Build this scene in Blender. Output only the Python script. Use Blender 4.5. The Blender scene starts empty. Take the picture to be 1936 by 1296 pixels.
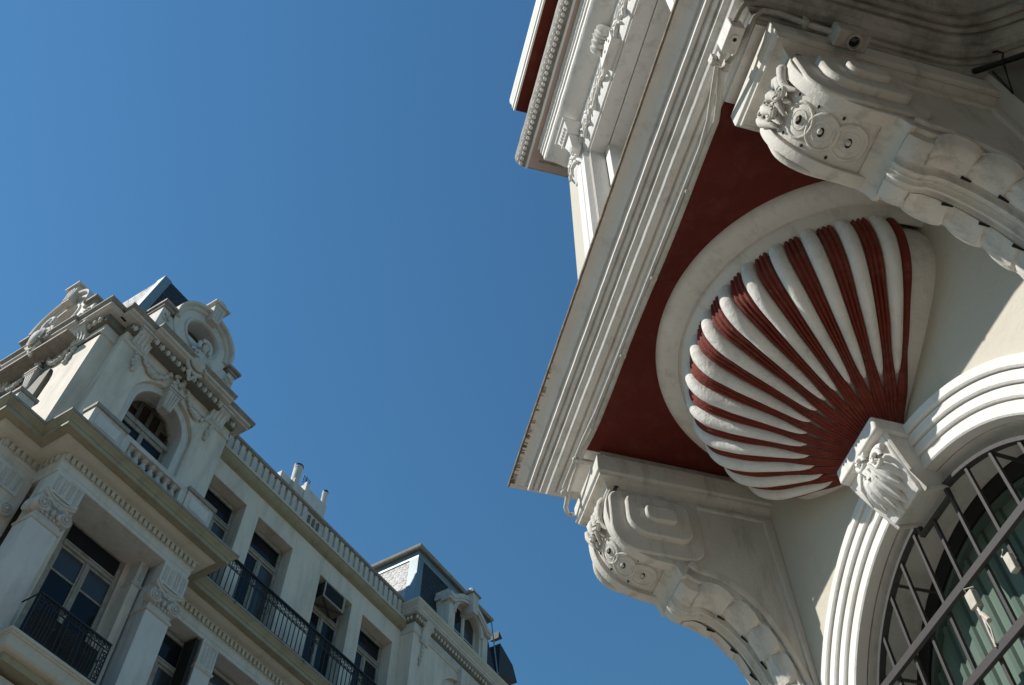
import bpy, bmesh, math, random
from mathutils import Vector
random.seed(7)
R = math.radians
S = bpy.context.scene
COL = S.collection

# ------------------------------------------------------------------ camera, light, exposure
cam = bpy.data.cameras.new('camera'); cam_o = bpy.data.objects.new('camera', cam); COL.objects.link(cam_o)
PITCH, ROLL = R(55.444), R(1.192)
Fv = Vector((0, math.cos(PITCH), math.sin(PITCH)))
rt = Vector((1, 0, 0)); up = Vector((0, -math.sin(PITCH), math.cos(PITCH)))
Rv = rt*math.cos(ROLL) + up*math.sin(ROLL); Uv = up*math.cos(ROLL) - rt*math.sin(ROLL)
from mathutils import Matrix
m = Matrix((Rv, Uv, -Fv)).transposed().to_4x4(); m.translation = Vector((0, 0, 1.6))
cam_o.matrix_world = m
cam.sensor_width = 36; cam.lens = 1831.9/1936*36; cam.clip_start = .05; cam.clip_end = 3000
S.camera = cam_o

SUN_AZ, SUN_EL = -98.2, 41.8          # azimuth from +Y towards +X
w = bpy.data.worlds.new("World"); S.world = w; w.use_nodes = True
nt = w.node_tree; bg = nt.nodes['Background']
sky = nt.nodes.new('ShaderNodeTexSky'); sky.sky_type = 'NISHITA'; sky.sun_disc = False
sky.sun_elevation = R(SUN_EL); sky.sun_rotation = R(SUN_AZ)
sky.air_density = 2.0; sky.dust_density = 0.0; sky.ozone_density = 8.0; sky.altitude = 50
tint = nt.nodes.new('ShaderNodeMix'); tint.data_type = 'RGBA'; tint.blend_type = 'MULTIPLY'; tint.inputs[0].default_value = 1
tint.inputs[7].default_value = (.63, .95, 1.04, 1)     # deeper, cleaner blue over the whole sky
nt.links.new(sky.outputs[0], tint.inputs[6]); nt.links.new(tint.outputs[2], bg.inputs[0]); bg.inputs[1].default_value = 0.097
sun = bpy.data.lights.new('sun', 'SUN'); sun_o = bpy.data.objects.new('sun', sun); COL.objects.link(sun_o)
sun.energy = 5.0; sun.angle = R(.5); sun.color = (1, .95, .87)
sd = Vector((math.sin(R(SUN_AZ))*math.cos(R(SUN_EL)), math.cos(R(SUN_AZ))*math.cos(R(SUN_EL)), math.sin(R(SUN_EL))))
sun_o.location = sd*60; sun_o.rotation_euler = (-sd).to_track_quat('-Z', 'Y').to_euler()
S.view_settings.view_transform = 'Standard'; S.view_settings.look = 'None'
S.view_settings.exposure = 0.0; S.view_settings.gamma = 1; S.view_settings.use_curve_mapping = False

# ------------------------------------------------------------------ materials
def mat(name, col, col2=None, rough=.75, scale=3.0, mix=.5, stain=None, stain_amt=0.0, stain_scale=1.2, streak=True,
        bump=.15, bump_scale=40, metal=0.0, spec=.3, zstretch=.22):
    M = bpy.data.materials.new(name); M.use_nodes = True; t = M.node_tree; n = t.nodes; L = t.links
    b = n['Principled BSDF']; b.inputs['Roughness'].default_value = rough; b.inputs['Metallic'].default_value = metal
    b.inputs['Specular IOR Level'].default_value = spec
    tc = n.new('ShaderNodeTexCoord')
    def noise(sc, det=5, rgh=.6, vec=None):
        q = n.new('ShaderNodeTexNoise'); q.inputs['Scale'].default_value = sc; q.inputs['Detail'].default_value = det
        q.inputs['Roughness'].default_value = rgh; L.new(vec or tc.outputs['Object'], q.inputs['Vector']); return q
    def ramp(src, a, c):
        r = n.new('ShaderNodeValToRGB'); r.color_ramp.elements[0].position = a; r.color_ramp.elements[1].position = c
        L.new(src.outputs['Fac'], r.inputs[0]); return r
    def mixc(fac, A, B):
        x = n.new('ShaderNodeMix'); x.data_type = 'RGBA'
        if fac is not None: L.new(fac, x.inputs[0])
        for i, v in ((6, A), (7, B)):
            if isinstance(v, tuple): x.inputs[i].default_value = v+(1,)
            else: L.new(v, x.inputs[i])
        return x
    c2 = col2 or tuple(v*.82 for v in col)
    r1 = ramp(noise(scale), .35, .7)
    mx = mixc(r1.outputs[0], col, tuple(c2[i]*mix + col[i]*(1-mix) for i in range(3)))
    out = mx.outputs[2]
    if stain:
        vec = None
        if streak:
            mp = n.new('ShaderNodeMapping'); mp.inputs['Scale'].default_value = (1, 1, zstretch); L.new(tc.outputs['Object'], mp.inputs[0]); vec = mp.outputs[0]
        r2 = ramp(noise(stain_scale*4, 7, .72, vec), .60-.25*stain_amt, .82-.1*stain_amt)
        mm = n.new('ShaderNodeMath'); mm.operation = 'MULTIPLY'; mm.inputs[1].default_value = min(1, .35+stain_amt*.6); L.new(r2.outputs[0], mm.inputs[0])
        out = mixc(mm.outputs[0], out, stain).outputs[2]
    L.new(out, b.inputs['Base Color'])
    if bump:
        bp = n.new('ShaderNodeBump'); bp.inputs['Strength'].default_value = bump; bp.inputs['Distance'].default_value = .02
        q1 = noise(bump_scale, 6, .65)
        L.new(q1.outputs['Fac'], bp.inputs['Height']); L.new(bp.outputs[0], b.inputs['Normal'])
    return M
M = {}
M['white']  = mat('white_paint', (.77, .75, .715), (.67, .645, .605), scale=2.2, mix=.7, stain=(.27, .25, .21), stain_amt=.34, stain_scale=1.6, bump=.28, bump_scale=26)
M['whitec'] = mat('clean_white_paint', (.78, .765, .735), (.72, .70, .665), scale=3, stain=(.52, .49, .43), stain_amt=.16, stain_scale=1.3, bump=.2, bump_scale=22)
M['cream']  = mat('cream_wall_paint', (.575, .535, .455), (.51, .475, .40), scale=1.5, stain=(.36, .325, .26), stain_amt=.22, stain_scale=.9, bump=.4, bump_scale=11)
M['cons']   = mat('console_white_paint', (.69, .66, .605), (.57, .54, .485), scale=5, stain=(.15, .13, .105), stain_amt=.38, stain_scale=2.4, bump=.3, bump_scale=42)
M['dirty']  = mat('weathered_grey_paint', (.50, .485, .445), (.33, .315, .275), scale=3, mix=.9, stain=(.03, .028, .024), stain_amt=.75, stain_scale=1.1, streak=False, bump=.35, bump_scale=30)
M['dirtybox'] = mat('grimy_white_plastic', (.44, .42, .375), (.30, .28, .235), scale=9, mix=.9, rough=.5, stain=(.1, .09, .07), stain_amt=.4, stain_scale=5, streak=False, bump=.1)
M['red']    = mat('dark_red_paint', (.145, .0205, .0135), (.085, .0115, .008), scale=1.2, mix=1.0, stain=(.20, .06, .045), stain_amt=.42, stain_scale=1.1, streak=False, bump=.3, bump_scale=20, rough=.8)
M['redshell'] = mat('brick_red_paint', (.215, .035, .021), (.135, .022, .014), scale=6, mix=1.0, stain=(.29, .11, .08), stain_amt=.42, stain_scale=2.6, streak=False, bump=.5, bump_scale=38, rough=.78)
M['shellwhite'] = mat('shell_white_paint', (.79, .775, .735), (.68, .66, .615), scale=5, mix=.8, stain=(.40, .37, .32), stain_amt=.36, stain_scale=2.2, streak=False, bump=.5, bump_scale=26, rough=.85)
M['pink']   = mat('faded_pink_paint', (.50, .40, .35), (.44, .35, .31), scale=4, bump=.15)
M['lichen'] = mat('lichen_stained_relief', (.40, .38, .345), (.22, .21, .18), scale=9, mix=.9, stain=(.08, .075, .06), stain_amt=.5, stain_scale=3, streak=False, bump=.5)
M['edge']   = mat('rusty_drip_edge', (.16, .11, .07), (.32, .28, .22), scale=14, mix=.8, bump=.5)
M['iron']   = mat('black_iron', (.022, .020, .020), (.035, .03, .028), scale=9, rough=.5, bump=.1, spec=.4)
M['grille'] = mat('dark_grey_grille_paint', (.060, .055, .054), (.075, .068, .065), scale=8, rough=.55, bump=.1)
M['frame']  = mat('black_window_frame', (.012, .012, .012), rough=.5, bump=0)
M['green']  = mat('green_tinted_glass', (.145, .20, .165), (.115, .165, .135), scale=1.6, rough=.2, bump=0, spec=.45)
M['greenr'] = mat('green_rib', (.105, .15, .125), rough=.6, bump=0, spec=.1)
M['cable']  = mat('painted_cable', (.64, .62, .575), (.50, .47, .42), scale=12, mix=.8, stain=(.2, .17, .13), stain_amt=.25, stain_scale=6, streak=False, bump=.2)
M['black']  = mat('black_rubber', (.012, .012, .013), rough=.6, bump=0)
M['plastic'] = mat('white_plastic', (.58, .555, .50), (.44, .39, .31), scale=14, mix=.8, rough=.45, bump=.1)
M['bwall']  = mat('grey_stucco', (.75, .66, .56), (.64, .56, .47), scale=.8, stain=(.34, .30, .24), stain_amt=.62, stain_scale=.55, bump=.2, bump_scale=14)
M['shadegrey'] = mat('shade_grey_wall', (.20, .19, .165), (.14, .13, .11), scale=2, stain=(.05, .045, .04), stain_amt=.4, stain_scale=1.2, bump=.3, bump_scale=20)  # wall grey darkened to cut bounce light and hold the console in shade
M['btrim']  = mat('pale_stucco_trim', (.62, .58, .525), (.49, .455, .41), scale=2, stain=(.20, .175, .145), stain_amt=.36, stain_scale=.9, bump=.25, bump_scale=24)
M['bwhite'] = mat('pale_white_stucco', (.67, .64, .595), (.58, .55, .50), scale=1.4, stain=(.36, .335, .29), stain_amt=.5, stain_scale=.7, bump=.16)
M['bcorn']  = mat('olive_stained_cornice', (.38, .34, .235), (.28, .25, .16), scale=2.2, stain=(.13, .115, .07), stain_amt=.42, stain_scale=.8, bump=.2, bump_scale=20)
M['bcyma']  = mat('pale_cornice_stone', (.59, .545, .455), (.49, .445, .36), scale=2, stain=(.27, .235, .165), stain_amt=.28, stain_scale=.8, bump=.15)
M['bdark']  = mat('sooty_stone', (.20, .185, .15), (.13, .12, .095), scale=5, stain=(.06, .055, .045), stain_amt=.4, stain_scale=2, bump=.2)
M['bcap']   = mat('weathered_coping', (.34, .31, .27), (.24, .21, .175), scale=6, mix=.8, stain=(.10, .085, .065), stain_amt=.4, stain_scale=2.5, bump=.3)
M['glass']  = mat('dark_window_glass', (.012, .014, .019), (.022, .024, .028), scale=.7, rough=.08, bump=0, spec=.22)
M['curtain'] = mat('glass_before_pale_curtain', (.40, .40, .39), (.32, .32, .31), scale=2, rough=.25, bump=0)
M['glasscurt'] = mat('glass_with_curtain', (.05, .052, .052), (.04, .04, .04), scale=.9, rough=.15, bump=0, spec=.5)
M['wood']   = mat('peeling_window_paint', (.40, .37, .325), (.21, .17, .13), scale=7, mix=.75, stain=(.10, .07, .05), stain_amt=.35, stain_scale=3, bump=.3)
M['shut']   = mat('brown_shutter', (.085, .062, .045), (.06, .045, .033), scale=6, bump=.2)
M['shutdark'] = mat('black_shutter', (.028, .025, .023), (.04, .036, .032), scale=6, bump=.2)
M['slate']  = mat('slate', (.46, .45, .42), (.33, .325, .31), scale=2.5, mix=.9, rough=.38, bump=.3, bump_scale=18, spec=.6)  # slate of the left slopes, lightened to stand for sun glare
M['slateshade'] = mat('shade_dark_slate', (.045, .046, .05), (.03, .031, .034), scale=4, rough=.6, bump=.3, bump_scale=18)  # same slate with shade darkened into it, for front slopes and rear pieces
M['zinc']   = mat('zinc_sheet', (.22, .275, .30), (.17, .22, .245), scale=3, rough=.42, bump=.08, metal=.25, spec=.5)
M['asphalt'] = mat('warm_bounce_street', (.165, .142, .118), (.135, .115, .095), scale=6, bump=.3)  # unseen ground, tone warmed for the light it bounces onto the fronts
M['paving'] = mat('paving', (.30, .265, .225), (.25, .22, .185), scale=3, bump=.2)

# ------------------------------------------------------------------ mesh helpers
def V3(x, y, z): return (x, y, z)
ORG = {}
class MB:
    def __init__(s, xf=None): s.v = []; s.f = []; s.xf = xf
    def add(s, vs, fs):
        o = len(s.v); s.v += [tuple(p) for p in vs]; s.f += [tuple(i+o for i in f) for f in fs]; return s
    def box(s, x0, x1, y0, y1, z0, z1):
        vs = [(x, y, z) for x in (x0, x1) for y in (y0, y1) for z in (z0, z1)]
        return s.add(vs, [(0,1,3,2),(4,6,7,5),(0,4,5,1),(2,3,7,6),(0,2,6,4),(1,5,7,3)])
    def taper(s, x0, x1, y0, y1, z0, z1, tx=1, ty0=0, dxt=0):   # box whose top is scaled in x by tx, front moved by ty0
        c = (x0+x1)/2; h = (x1-x0)/2
        vs = []
        for z, k, q in ((z0, 1, 0), (z1, tx, ty0)):
            for x in (c-h*k, c+h*k):
                for y in (y0+q, y1): vs.append((x, y, z))
        return s.add(vs, [(0,1,3,2),(4,6,7,5),(0,4,5,1),(2,3,7,6),(0,2,6,4),(1,5,7,3)])
    def prism(s, pts, plane, a0, a1):      # polygon extruded: plane 'yz' along x, 'xz' along y, 'xy' along z
        n = len(pts)
        def P(p, a):
            return (a, p[0], p[1]) if plane == 'yz' else ((p[0], a, p[1]) if plane == 'xz' else (p[0], p[1], a))
        vs = [P(p, a0) for p in pts] + [P(p, a1) for p in pts]
        fs = [tuple(range(n))[::-1], tuple(range(n, 2*n))] + [(i, (i+1) % n, (i+1) % n+n, i+n) for i in range(n)]
        return s.add(vs, fs)
    def ext(s, prof, a0, a1, n=1, jit=0.0, caps=True):   # closed (y,z) profile along x with n segments and small unevenness
        k = len(prof); vs = []; fs = []
        for i in range(n+1):
            x = a0+(a1-a0)*i/n
            dy, dz = random.uniform(-jit, jit), random.uniform(-jit, jit)
            for (y, z) in prof: vs.append((x, y+dy+random.uniform(-jit, jit)*.4, z+dz+random.uniform(-jit, jit)*.4))
        for i in range(n):
            for j in range(k):
                a = i*k+j; b = i*k+(j+1) % k; fs.append((a, b, b+k, a+k))
        if caps: fs += [tuple(range(k))[::-1], tuple(range(n*k, (n+1)*k))]
        return s.add(vs, fs)
    def sweep(s, path, prof, caps=True, close=True, seg=None):   # plan path (x,y), profile (out,z); outward = right-hand side of travel
        n = len(path); k = len(prof); nr = []
        for i in range(n-1):
            d = Vector((path[i+1][0]-path[i][0], path[i+1][1]-path[i][1])).normalized(); nr.append(Vector((d.y, -d.x)))
        vs = []
        for i, p in enumerate(path):
            if i == 0: m_ = nr[0]
            elif i == n-1: m_ = nr[-1]
            else:
                a, b = nr[i-1], nr[i]; m_ = (a+b); m_ = m_/max(.2, m_.dot(a))
            for (o, z) in prof: vs.append((p[0]+m_.x*o, p[1]+m_.y*o, z))
        fs = []; kk = k if close else k-1; g0, g1 = seg or (0, n-1)
        for i in range(g0, g1):
            for j in range(kk):
                a = i*k+j; b = i*k+(j+1) % k; fs.append((a, b, b+k, a+k))
        if caps and close: fs += [tuple(range(g0*k, (g0+1)*k))[::-1], tuple(range(g1*k, (g1+1)*k))]
        if seg:
            vs = vs[g0*k:(g1+1)*k]; fs = [tuple(i-g0*k for i in f) for f in fs]
        return s.add(vs, fs)
    def tube(s, pts, r, n=8, caps=True):
        pts = [Vector(p) for p in pts]; vs = []; fs = []
        for i, p in enumerate(pts):
            d = (pts[min(i+1, len(pts)-1)]-pts[max(i-1, 0)]).normalized()
            a = d.cross(Vector((0, 0, 1)) if abs(d.z) < .9 else Vector((1, 0, 0))).normalized(); b = d.cross(a)
            rr = r[i] if isinstance(r, (list, tuple)) else r
            for j in range(n):
                t = 2*math.pi*j/n; vs.append(p+(a*math.cos(t)+b*math.sin(t))*rr)
        for i in range(len(pts)-1):
            for j in range(n): fs.append((i*n+j, i*n+(j+1) % n, (i+1)*n+(j+1) % n, (i+1)*n+j))
        if caps: fs += [tuple(range(n))[::-1], tuple(range((len(pts)-1)*n, len(pts)*n))]
        return s.add(vs, fs)
    def bar(s, p, q, w_, h_=None):
        return s.tube([p, q], w_*.707, 4)
    def ell(s, c, r, nu=8, nv=5, rot=None):
        vs = [(0, 0, 1)]; fs = []
        for i in range(1, nv):
            a = math.pi*i/nv
            for j in range(nu):
                t = 2*math.pi*j/nu; vs.append((math.sin(a)*math.cos(t), math.sin(a)*math.sin(t), math.cos(a)))
        vs.append((0, 0, -1)); L_ = len(vs)-1
        for j in range(nu): fs.append((0, 1+j, 1+(j+1) % nu))
        for i in range(nv-2):
            for j in range(nu):
                a = 1+i*nu+j; b = 1+i*nu+(j+1) % nu; fs.append((a, a+nu, b+nu, b))
        for j in range(nu): fs.append((L_, L_-nu+(j+1) % nu, L_-nu+j))
        out = []
        for v in vs:
            q = Vector((v[0]*r[0], v[1]*r[1], v[2]*r[2]))
            if rot is not None: q = rot @ q
            out.append((q.x+c[0], q.y+c[1], q.z+c[2]))
        return s.add(out, fs)
    def ring(s, cx, cz, prof, a0=0, a1=180, n=32, close=True, caps=True, legs=None):
        # profile (r, y) swept round an axis along y through (cx, cz); legs continue straight down to z
        k = len(prof); vs = []; fs = []; st = []
        if legs is not None: st.append(('leg', a0))
        for i in range(n+1): st.append(('a', a0+(a1-a0)*i/n))
        if legs is not None: st.append(('leg', a1))
        for kind, a in st:
            c_, s_ = math.cos(R(a)), math.sin(R(a))
            for (r, y) in prof:
                vs.append((cx+r*c_, y, legs if kind == 'leg' else cz+r*s_))
        kk = k if close else k-1
        for i in range(len(st)-1):
            for j in range(kk):
                a = i*k+j; b = i*k+(j+1) % k; fs.append((a, b, b+k, a+k))
        if caps and close: fs += [tuple(range(k))[::-1], tuple(range((len(st)-1)*k, len(st)*k))]
        return s.add(vs, fs)
    def lathe(s, c, prof, n=12, a0=0, a1=360, axis='z', close=False):  # (r,h) round vertical axis, or axis y (h along -y)
        vs = []; fs = []; k = len(prof); full = abs(a1-a0) >= 360; m_ = n if full else n+1
        for i in range(m_):
            t = R(a0+(a1-a0)*i/n)
            for (r, h) in prof:
                if axis == 'z': vs.append((c[0]+r*math.cos(t), c[1]+r*math.sin(t), c[2]+h))
                elif axis == 'y': vs.append((c[0]+r*math.cos(t), c[1]-h, c[2]+r*math.sin(t)))
                else: vs.append((c[0]+h, c[1]+r*math.cos(t), c[2]+r*math.sin(t)))
        kk = k if close else k-1
        for i in range(n):
            i2 = (i+1) % m_
            for j in range(kk):
                j2 = (j+1) % k; fs.append((i*k+j, i*k+j2, i2*k+j2, i2*k+j))
        if not close and full:
            fs += [tuple(i*k for i in range(m_)), tuple(i*k+k-1 for i in range(m_))[::-1]]
        return s.add(vs, fs)
    def grid(s, fn, nu, nv):
        vs = [fn(i/nu, j/nv) for i in range(nu+1) for j in range(nv+1)]
        fs = [(i*(nv+1)+j, (i+1)*(nv+1)+j, (i+1)*(nv+1)+j+1, i*(nv+1)+j+1) for i in range(nu) for j in range(nv)]
        return s.add(vs, fs)
    def panel(s, u0, u1, z0, z1, holes, d, depth):
        """wall sheet at y=d with openings; hole=(a,b,c,top) or (a,b,c,zc,'arch'); reveals run to d+depth"""
        br = sorted({u0, u1, *[h[0] for h in holes], *[h[1] for h in holes]})
        def q(a, b, c, e):
            if e-c > 1e-6 and b-a > 1e-6: s.add([(a, d, c), (b, d, c), (b, d, e), (a, d, e)], [(0,1,2,3)])
        for a, b in zip(br, br[1:]):
            hs = sorted([h for h in holes if h[0] < (a+b)/2 < h[1]], key=lambda h: h[2]); z = z0
            for h in hs:
                q(a, b, z, h[2]); z = h[3]
                if len(h) == 5:
                    r = (h[1]-h[0])/2; cx = (h[0]+h[1])/2; N = 24
                    for i in range(N):
                        x_, X_ = [cx-r*math.cos(math.pi*t/N) for t in (i, i+1)]
                        y_, Y_ = [h[3]+r*math.sin(math.pi*t/N) for t in (i, i+1)]
                        s.add([(x_, d, y_), (X_, d, Y_), (X_, d, z1), (x_, d, z1)], [(0,1,2,3)])
                        s.add([(x_, d, y_), (X_, d, Y_), (X_, d+depth, Y_), (x_, d+depth, y_)], [(3,2,1,0)])
                    z = z1
            q(a, b, z, z1)
        for h in holes:
            a, b, c, e = h[:4]
            s.add([(a, d, c), (a, d, e), (a, d+depth, e), (a, d+depth, c)], [(0,1,2,3)])
            s.add([(b, d, c), (b, d, e), (b, d+depth, e), (b, d+depth, c)], [(3,2,1,0)])
            s.add([(a, d, c), (b, d, c), (b, d+depth, c), (a, d+depth, c)], [(3,2,1,0)])
            if len(h) == 4: s.add([(a, d, e), (b, d, e), (b, d+depth, e), (a, d+depth, e)], [(0,1,2,3)])
        return s
    def beads(s, pts, r, step=1.0, jit=.35, fl=1.0):
        for p in pts:
            k = r*random.uniform(1-jit, 1+jit)
            s.ell((p[0]+random.uniform(-r, r)*jit, p[1]+random.uniform(-r, r)*jit*.5, p[2]+random.uniform(-r, r)*jit), (k, k*fl, k*random.uniform(.8, 1.2)), 6, 4)
        return s
    def build(s, name, material, parent=None, smooth=True, ang=38, bevel=0, kind=None, label=None, recalc=True, seg=2):
        vs = [Vector(s.xf(*p)) for p in s.v] if s.xf else [Vector(p) for p in s.v]
        lo = Vector([min(p[i] for p in vs) for i in range(3)]); hi = Vector([max(p[i] for p in vs) for i in range(3)])
        c = (lo+hi)/2
        me = bpy.data.meshes.new(name); me.from_pydata([p-c for p in vs], [], s.f)
        if recalc:
            b = bmesh.new(); b.from_mesh(me); bmesh.ops.recalc_face_normals(b, faces=b.faces); b.to_mesh(me); b.free()
        me.materials.append(material)
        if smooth:
            me.polygons.foreach_set('use_smooth', [True]*len(me.polygons)); me.set_sharp_from_angle(angle=R(ang))
        o = bpy.data.objects.new(name, me); COL.objects.link(o)
        place(o, c, parent)
        if bevel:
            bm = o.modifiers.new('bevel', 'BEVEL'); bm.width = bevel; bm.segments = seg; bm.limit_method = 'ANGLE'; bm.angle_limit = R(40)
            bm.harden_normals = False
        if kind: o['kind'] = kind
        if label: o['label'] = label
        return o
def place(o, c, parent):
    ORG[o.name] = Vector(c)
    if parent is not None: o.parent = parent; o.location = Vector(c)-ORG[parent.name]
    else: o.location = Vector(c)
def copy(o, dx, parent=None, label=None):
    c = o.copy(); COL.objects.link(c); c.parent = parent or o.parent; c.location = o.location+Vector(dx)
    ORG[c.name] = ORG[o.name]+Vector(dx)
    if label: c['label'] = label
    for ch in list(o.children):
        d = ch.copy(); COL.objects.link(d); d.parent = c
    return c
def thing(name, label, cat, frame, base, group=None):
    o = bpy.data.objects.new(name, None); COL.objects.link(o); o.empty_display_size = .3
    ang = {'A': R(-90+13.52), 'B': R(90-32.975)}[frame]
    ca, sa = math.cos(ang), math.sin(ang)
    o.location = (base[0]*ca-base[1]*sa, base[0]*sa+base[1]*ca, base[2]); o.rotation_euler = (0, 0, ang)
    ORG[o.name] = Vector(base); o['label'] = label; o['category'] = cat
    if group: o['group'] = group
    return o
def prof_smooth(pts, n=4):   # Catmull-Rom through points
    out = []
    for i in range(len(pts)-1):
        p0, p1, p2, p3 = [Vector(pts[max(0, min(len(pts)-1, k))]) for k in (i-1, i, i+1, i+2)]
        for j in range(n):
            t = j/n
            out.append(tuple(.5*((2*p1)+(p2-p0)*t+(2*p0-5*p1+4*p2-p3)*t*t+(3*p1-p0-3*p2+p3)*t**3)))
    out.append(tuple(pts[-1])); return out

# ------------------------------------------------------------------ setting
def ground():
    b = MB(); b.box(-700, 700, -700, 700, -.5, 0); o = b.build('street', M['asphalt'], smooth=False); o['kind'] = 'structure'
    ang = R(-90+13.52)
    p = MB(lambda x, y, z: (x*math.cos(ang)-y*math.sin(ang), x*math.sin(ang)+y*math.cos(ang), z))
    p.box(-20, 16, -2.4, 30, .004, .13); o = p.build('pavement', M['paving'], smooth=False, bevel=.02); o['kind'] = 'structure'
    ang2 = R(90-32.975)
    p = MB(lambda x, y, z: (x*math.cos(ang2)-y*math.sin(ang2), x*math.sin(ang2)+y*math.cos(ang2), z))
    p.box(2, 40, 9.6, 40, .004, .13); o = p.build('pavement', M['paving'], smooth=False, bevel=.02); o['kind'] = 'structure'
ground()
# ================================================================== building A: balcony, shell corbel, arched window
A = thing('corner_building', 'cream and white corner building with red soffit and striped shell corbel under its bay', 'building', 'A', (-2.64, 2.6, 0))
CX = -2.645; YW = 2.6; ZS = 4.018
D53 = Vector((.595, .804))

def A_walls():
    b = MB()
    b.panel(-4.28, -.98, 0, 6.9, [(CX-1.045, CX+1.045, .35, ZS, 'arch')], YW, .42)
    o = b.build('wall', M['cream'], A, ang=30)
    b = MB(); b.box(-4.28, -4.1, YW+.003, 9, 0, 6.9); b.build('side_wall', M['cream'], A)
    b = MB()   # wall turning away at the near end
    p0 = Vector((-.98, YW)); p1 = p0+D53*9; nrm = Vector((D53.y, -D53.x))
    pts = [tuple(p0), tuple(p1), tuple(p1-nrm*.4), tuple(p0+Vector((-.3, .4)))]
    b.prism(pts, 'xy', 0, 15); b.build('angled_wall', M['shadegrey'], A)  # unseen upper height and dark grey serve to shade the near console
A_walls()
def A_shade_block():
    b = MB(); b.box(3.0, 9.5, -7, 9.5, 0, 16.5); b.build('unseen_shade_block', M['shadegrey'], A, smooth=False)  # unseen block added beside the camera to keep sky light off the consoles
A_shade_block()

def A_arch():
    # four stepped fasciae, each set back from the one outside it
    ro = [1.272, 1.212, 1.152, 1.092]
    for i, r in enumerate(ro):
        r2 = ro[i+1] if i < 3 else 1.022
        yf = 2.548+.017*i; yb = 2.66
        b = MB(); b.ring(CX, ZS, [(r, yf+.004), (r-.004, yf), (r2+.012, yf), (r2+.004, yf+.006), (r2, yb), (r, yb)], 0, 180, 56, legs=.3)
        b.build('archivolt', M['whitec'], A, ang=30)
A_arch()

def A_keystone():
    b = MB(); cx = -2.638
    # top slab, tapering wedge with a sloping front and a moulded side edge
    b.box(cx-.192, cx+.192, 2.385, 2.64, 5.205, 5.30)
    k = b.build('keystone', M['white'], A, bevel=.012)
    b = MB()
    vs = []
    for z, hw, yf in ((5.207, .172, 2.43), (5.12, .158, 2.45), (5.0, .138, 2.50), (4.90, .122, 2.545)):
        vs += [(cx-hw, yf, z), (cx+hw, yf, z), (cx+hw, 2.72, z+(.06 if z < 4.95 else 0)), (cx-hw, 2.72, z+(.06 if z < 4.95 else 0))]
    fs = []
    for i in range(3):
        for j in range(4):
            a = i*4+j; c_ = i*4+(j+1) % 4; fs.append((a, c_, c_+4, a+4))
    fs += [(0,1,2,3), (12,15,14,13)]
    b.add(vs, fs); b.build('wedge_block', M['white'], k, bevel=.008)
    for sx in (-1, 1):
        b = MB(); b.tube([(cx+sx*.180, 2.44, 5.2), (cx+sx*.166, 2.47, 5.12), (cx+sx*.146, 2.52, 5.0), (cx+sx*.13, 2.565, 4.9), (cx+sx*.128, 2.70, 4.955)], .012, 6)
        b.build('edge_bead', M['white'], k)
    # carved leaf: curling stem and drooping lobes
    b = MB()
    def yfr(z): return 2.43+(5.207-z)*.37
    for (x0, z0, x1, z1, x2, z2, r0, out) in (
            (-.01, 5.165, -.09, 5.14, -.135, 5.075, .020, .05), (-.01, 5.15, -.10, 5.10, -.135, 5.015, .024, .06), (0, 5.14, -.08, 5.06, -.115, 4.965, .026, .075), (0, 5.13, -.05, 5.03, -.075, 4.925, .027, .085),
            (.01, 5.12, -.015, 5.02, -.03, 4.90, .027, .09), (.02, 5.12, .02, 5.03, .018, 4.915, .026, .085), (.03, 5.12, .055, 5.05, .062, 4.94, .025, .075), (.03, 5.13, .085, 5.08, .10, 4.985, .022, .06)):
        pts = []; rs = []
        for i in range(12):
            t = i/11; x = x0*(1-t)**2+2*x1*t*(1-t)+x2*t*t; z = z0*(1-t)**2+2*z1*t*(1-t)+z2*t*t
            pts.append((cx+x, yfr(z)-out*math.sin(math.pi*min(1, .25+t*.78))*.75+.006, z)); rs.append(r0*(.65+.75*math.sin(math.pi*t**1.3))*(1-.45*t**4))
        b.tube(pts, rs, 9)
    b.ell((cx-.01, yfr(5.12)-.02, 5.12), (.085, .05, .06), 12, 8)
    # volute curls
    for (x, z, r) in ((.085, 5.115, .062), (-.005, 5.17, .05)):
        pts = []
        for i in range(22):
            t = i/21*1.6*2*math.pi; rr = r*(1-.72*i/21)
            pts.append((cx+x+rr*math.cos(t+.6), yfr(z)-.035-.03*i/21, z+rr*math.sin(t+.6)))
        b.tube(pts, [.017-.008*i/21 for i in range(22)], 7)
    # veins on the lobes
    for (x0, z0, x1, z1) in ((-.03, 5.12, -.125, 5.0), (-.02, 5.10, -.075, 4.94), (0, 5.09, -.02, 4.91), (.02, 5.10, .035, 4.92), (.04, 5.11, .085, 4.96)):
        b.tube([(cx+x0, yfr(z0)-.072, z0), (cx+(x0+x1)/2, yfr((z0+z1)/2)-.082, (z0+z1)/2), (cx+x1, yfr(z1)-.04, z1)], [.009, .011, .004], 6)
    b.build('carved_leaf', M['whitec'], k, ang=60)
A_keystone()

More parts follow.
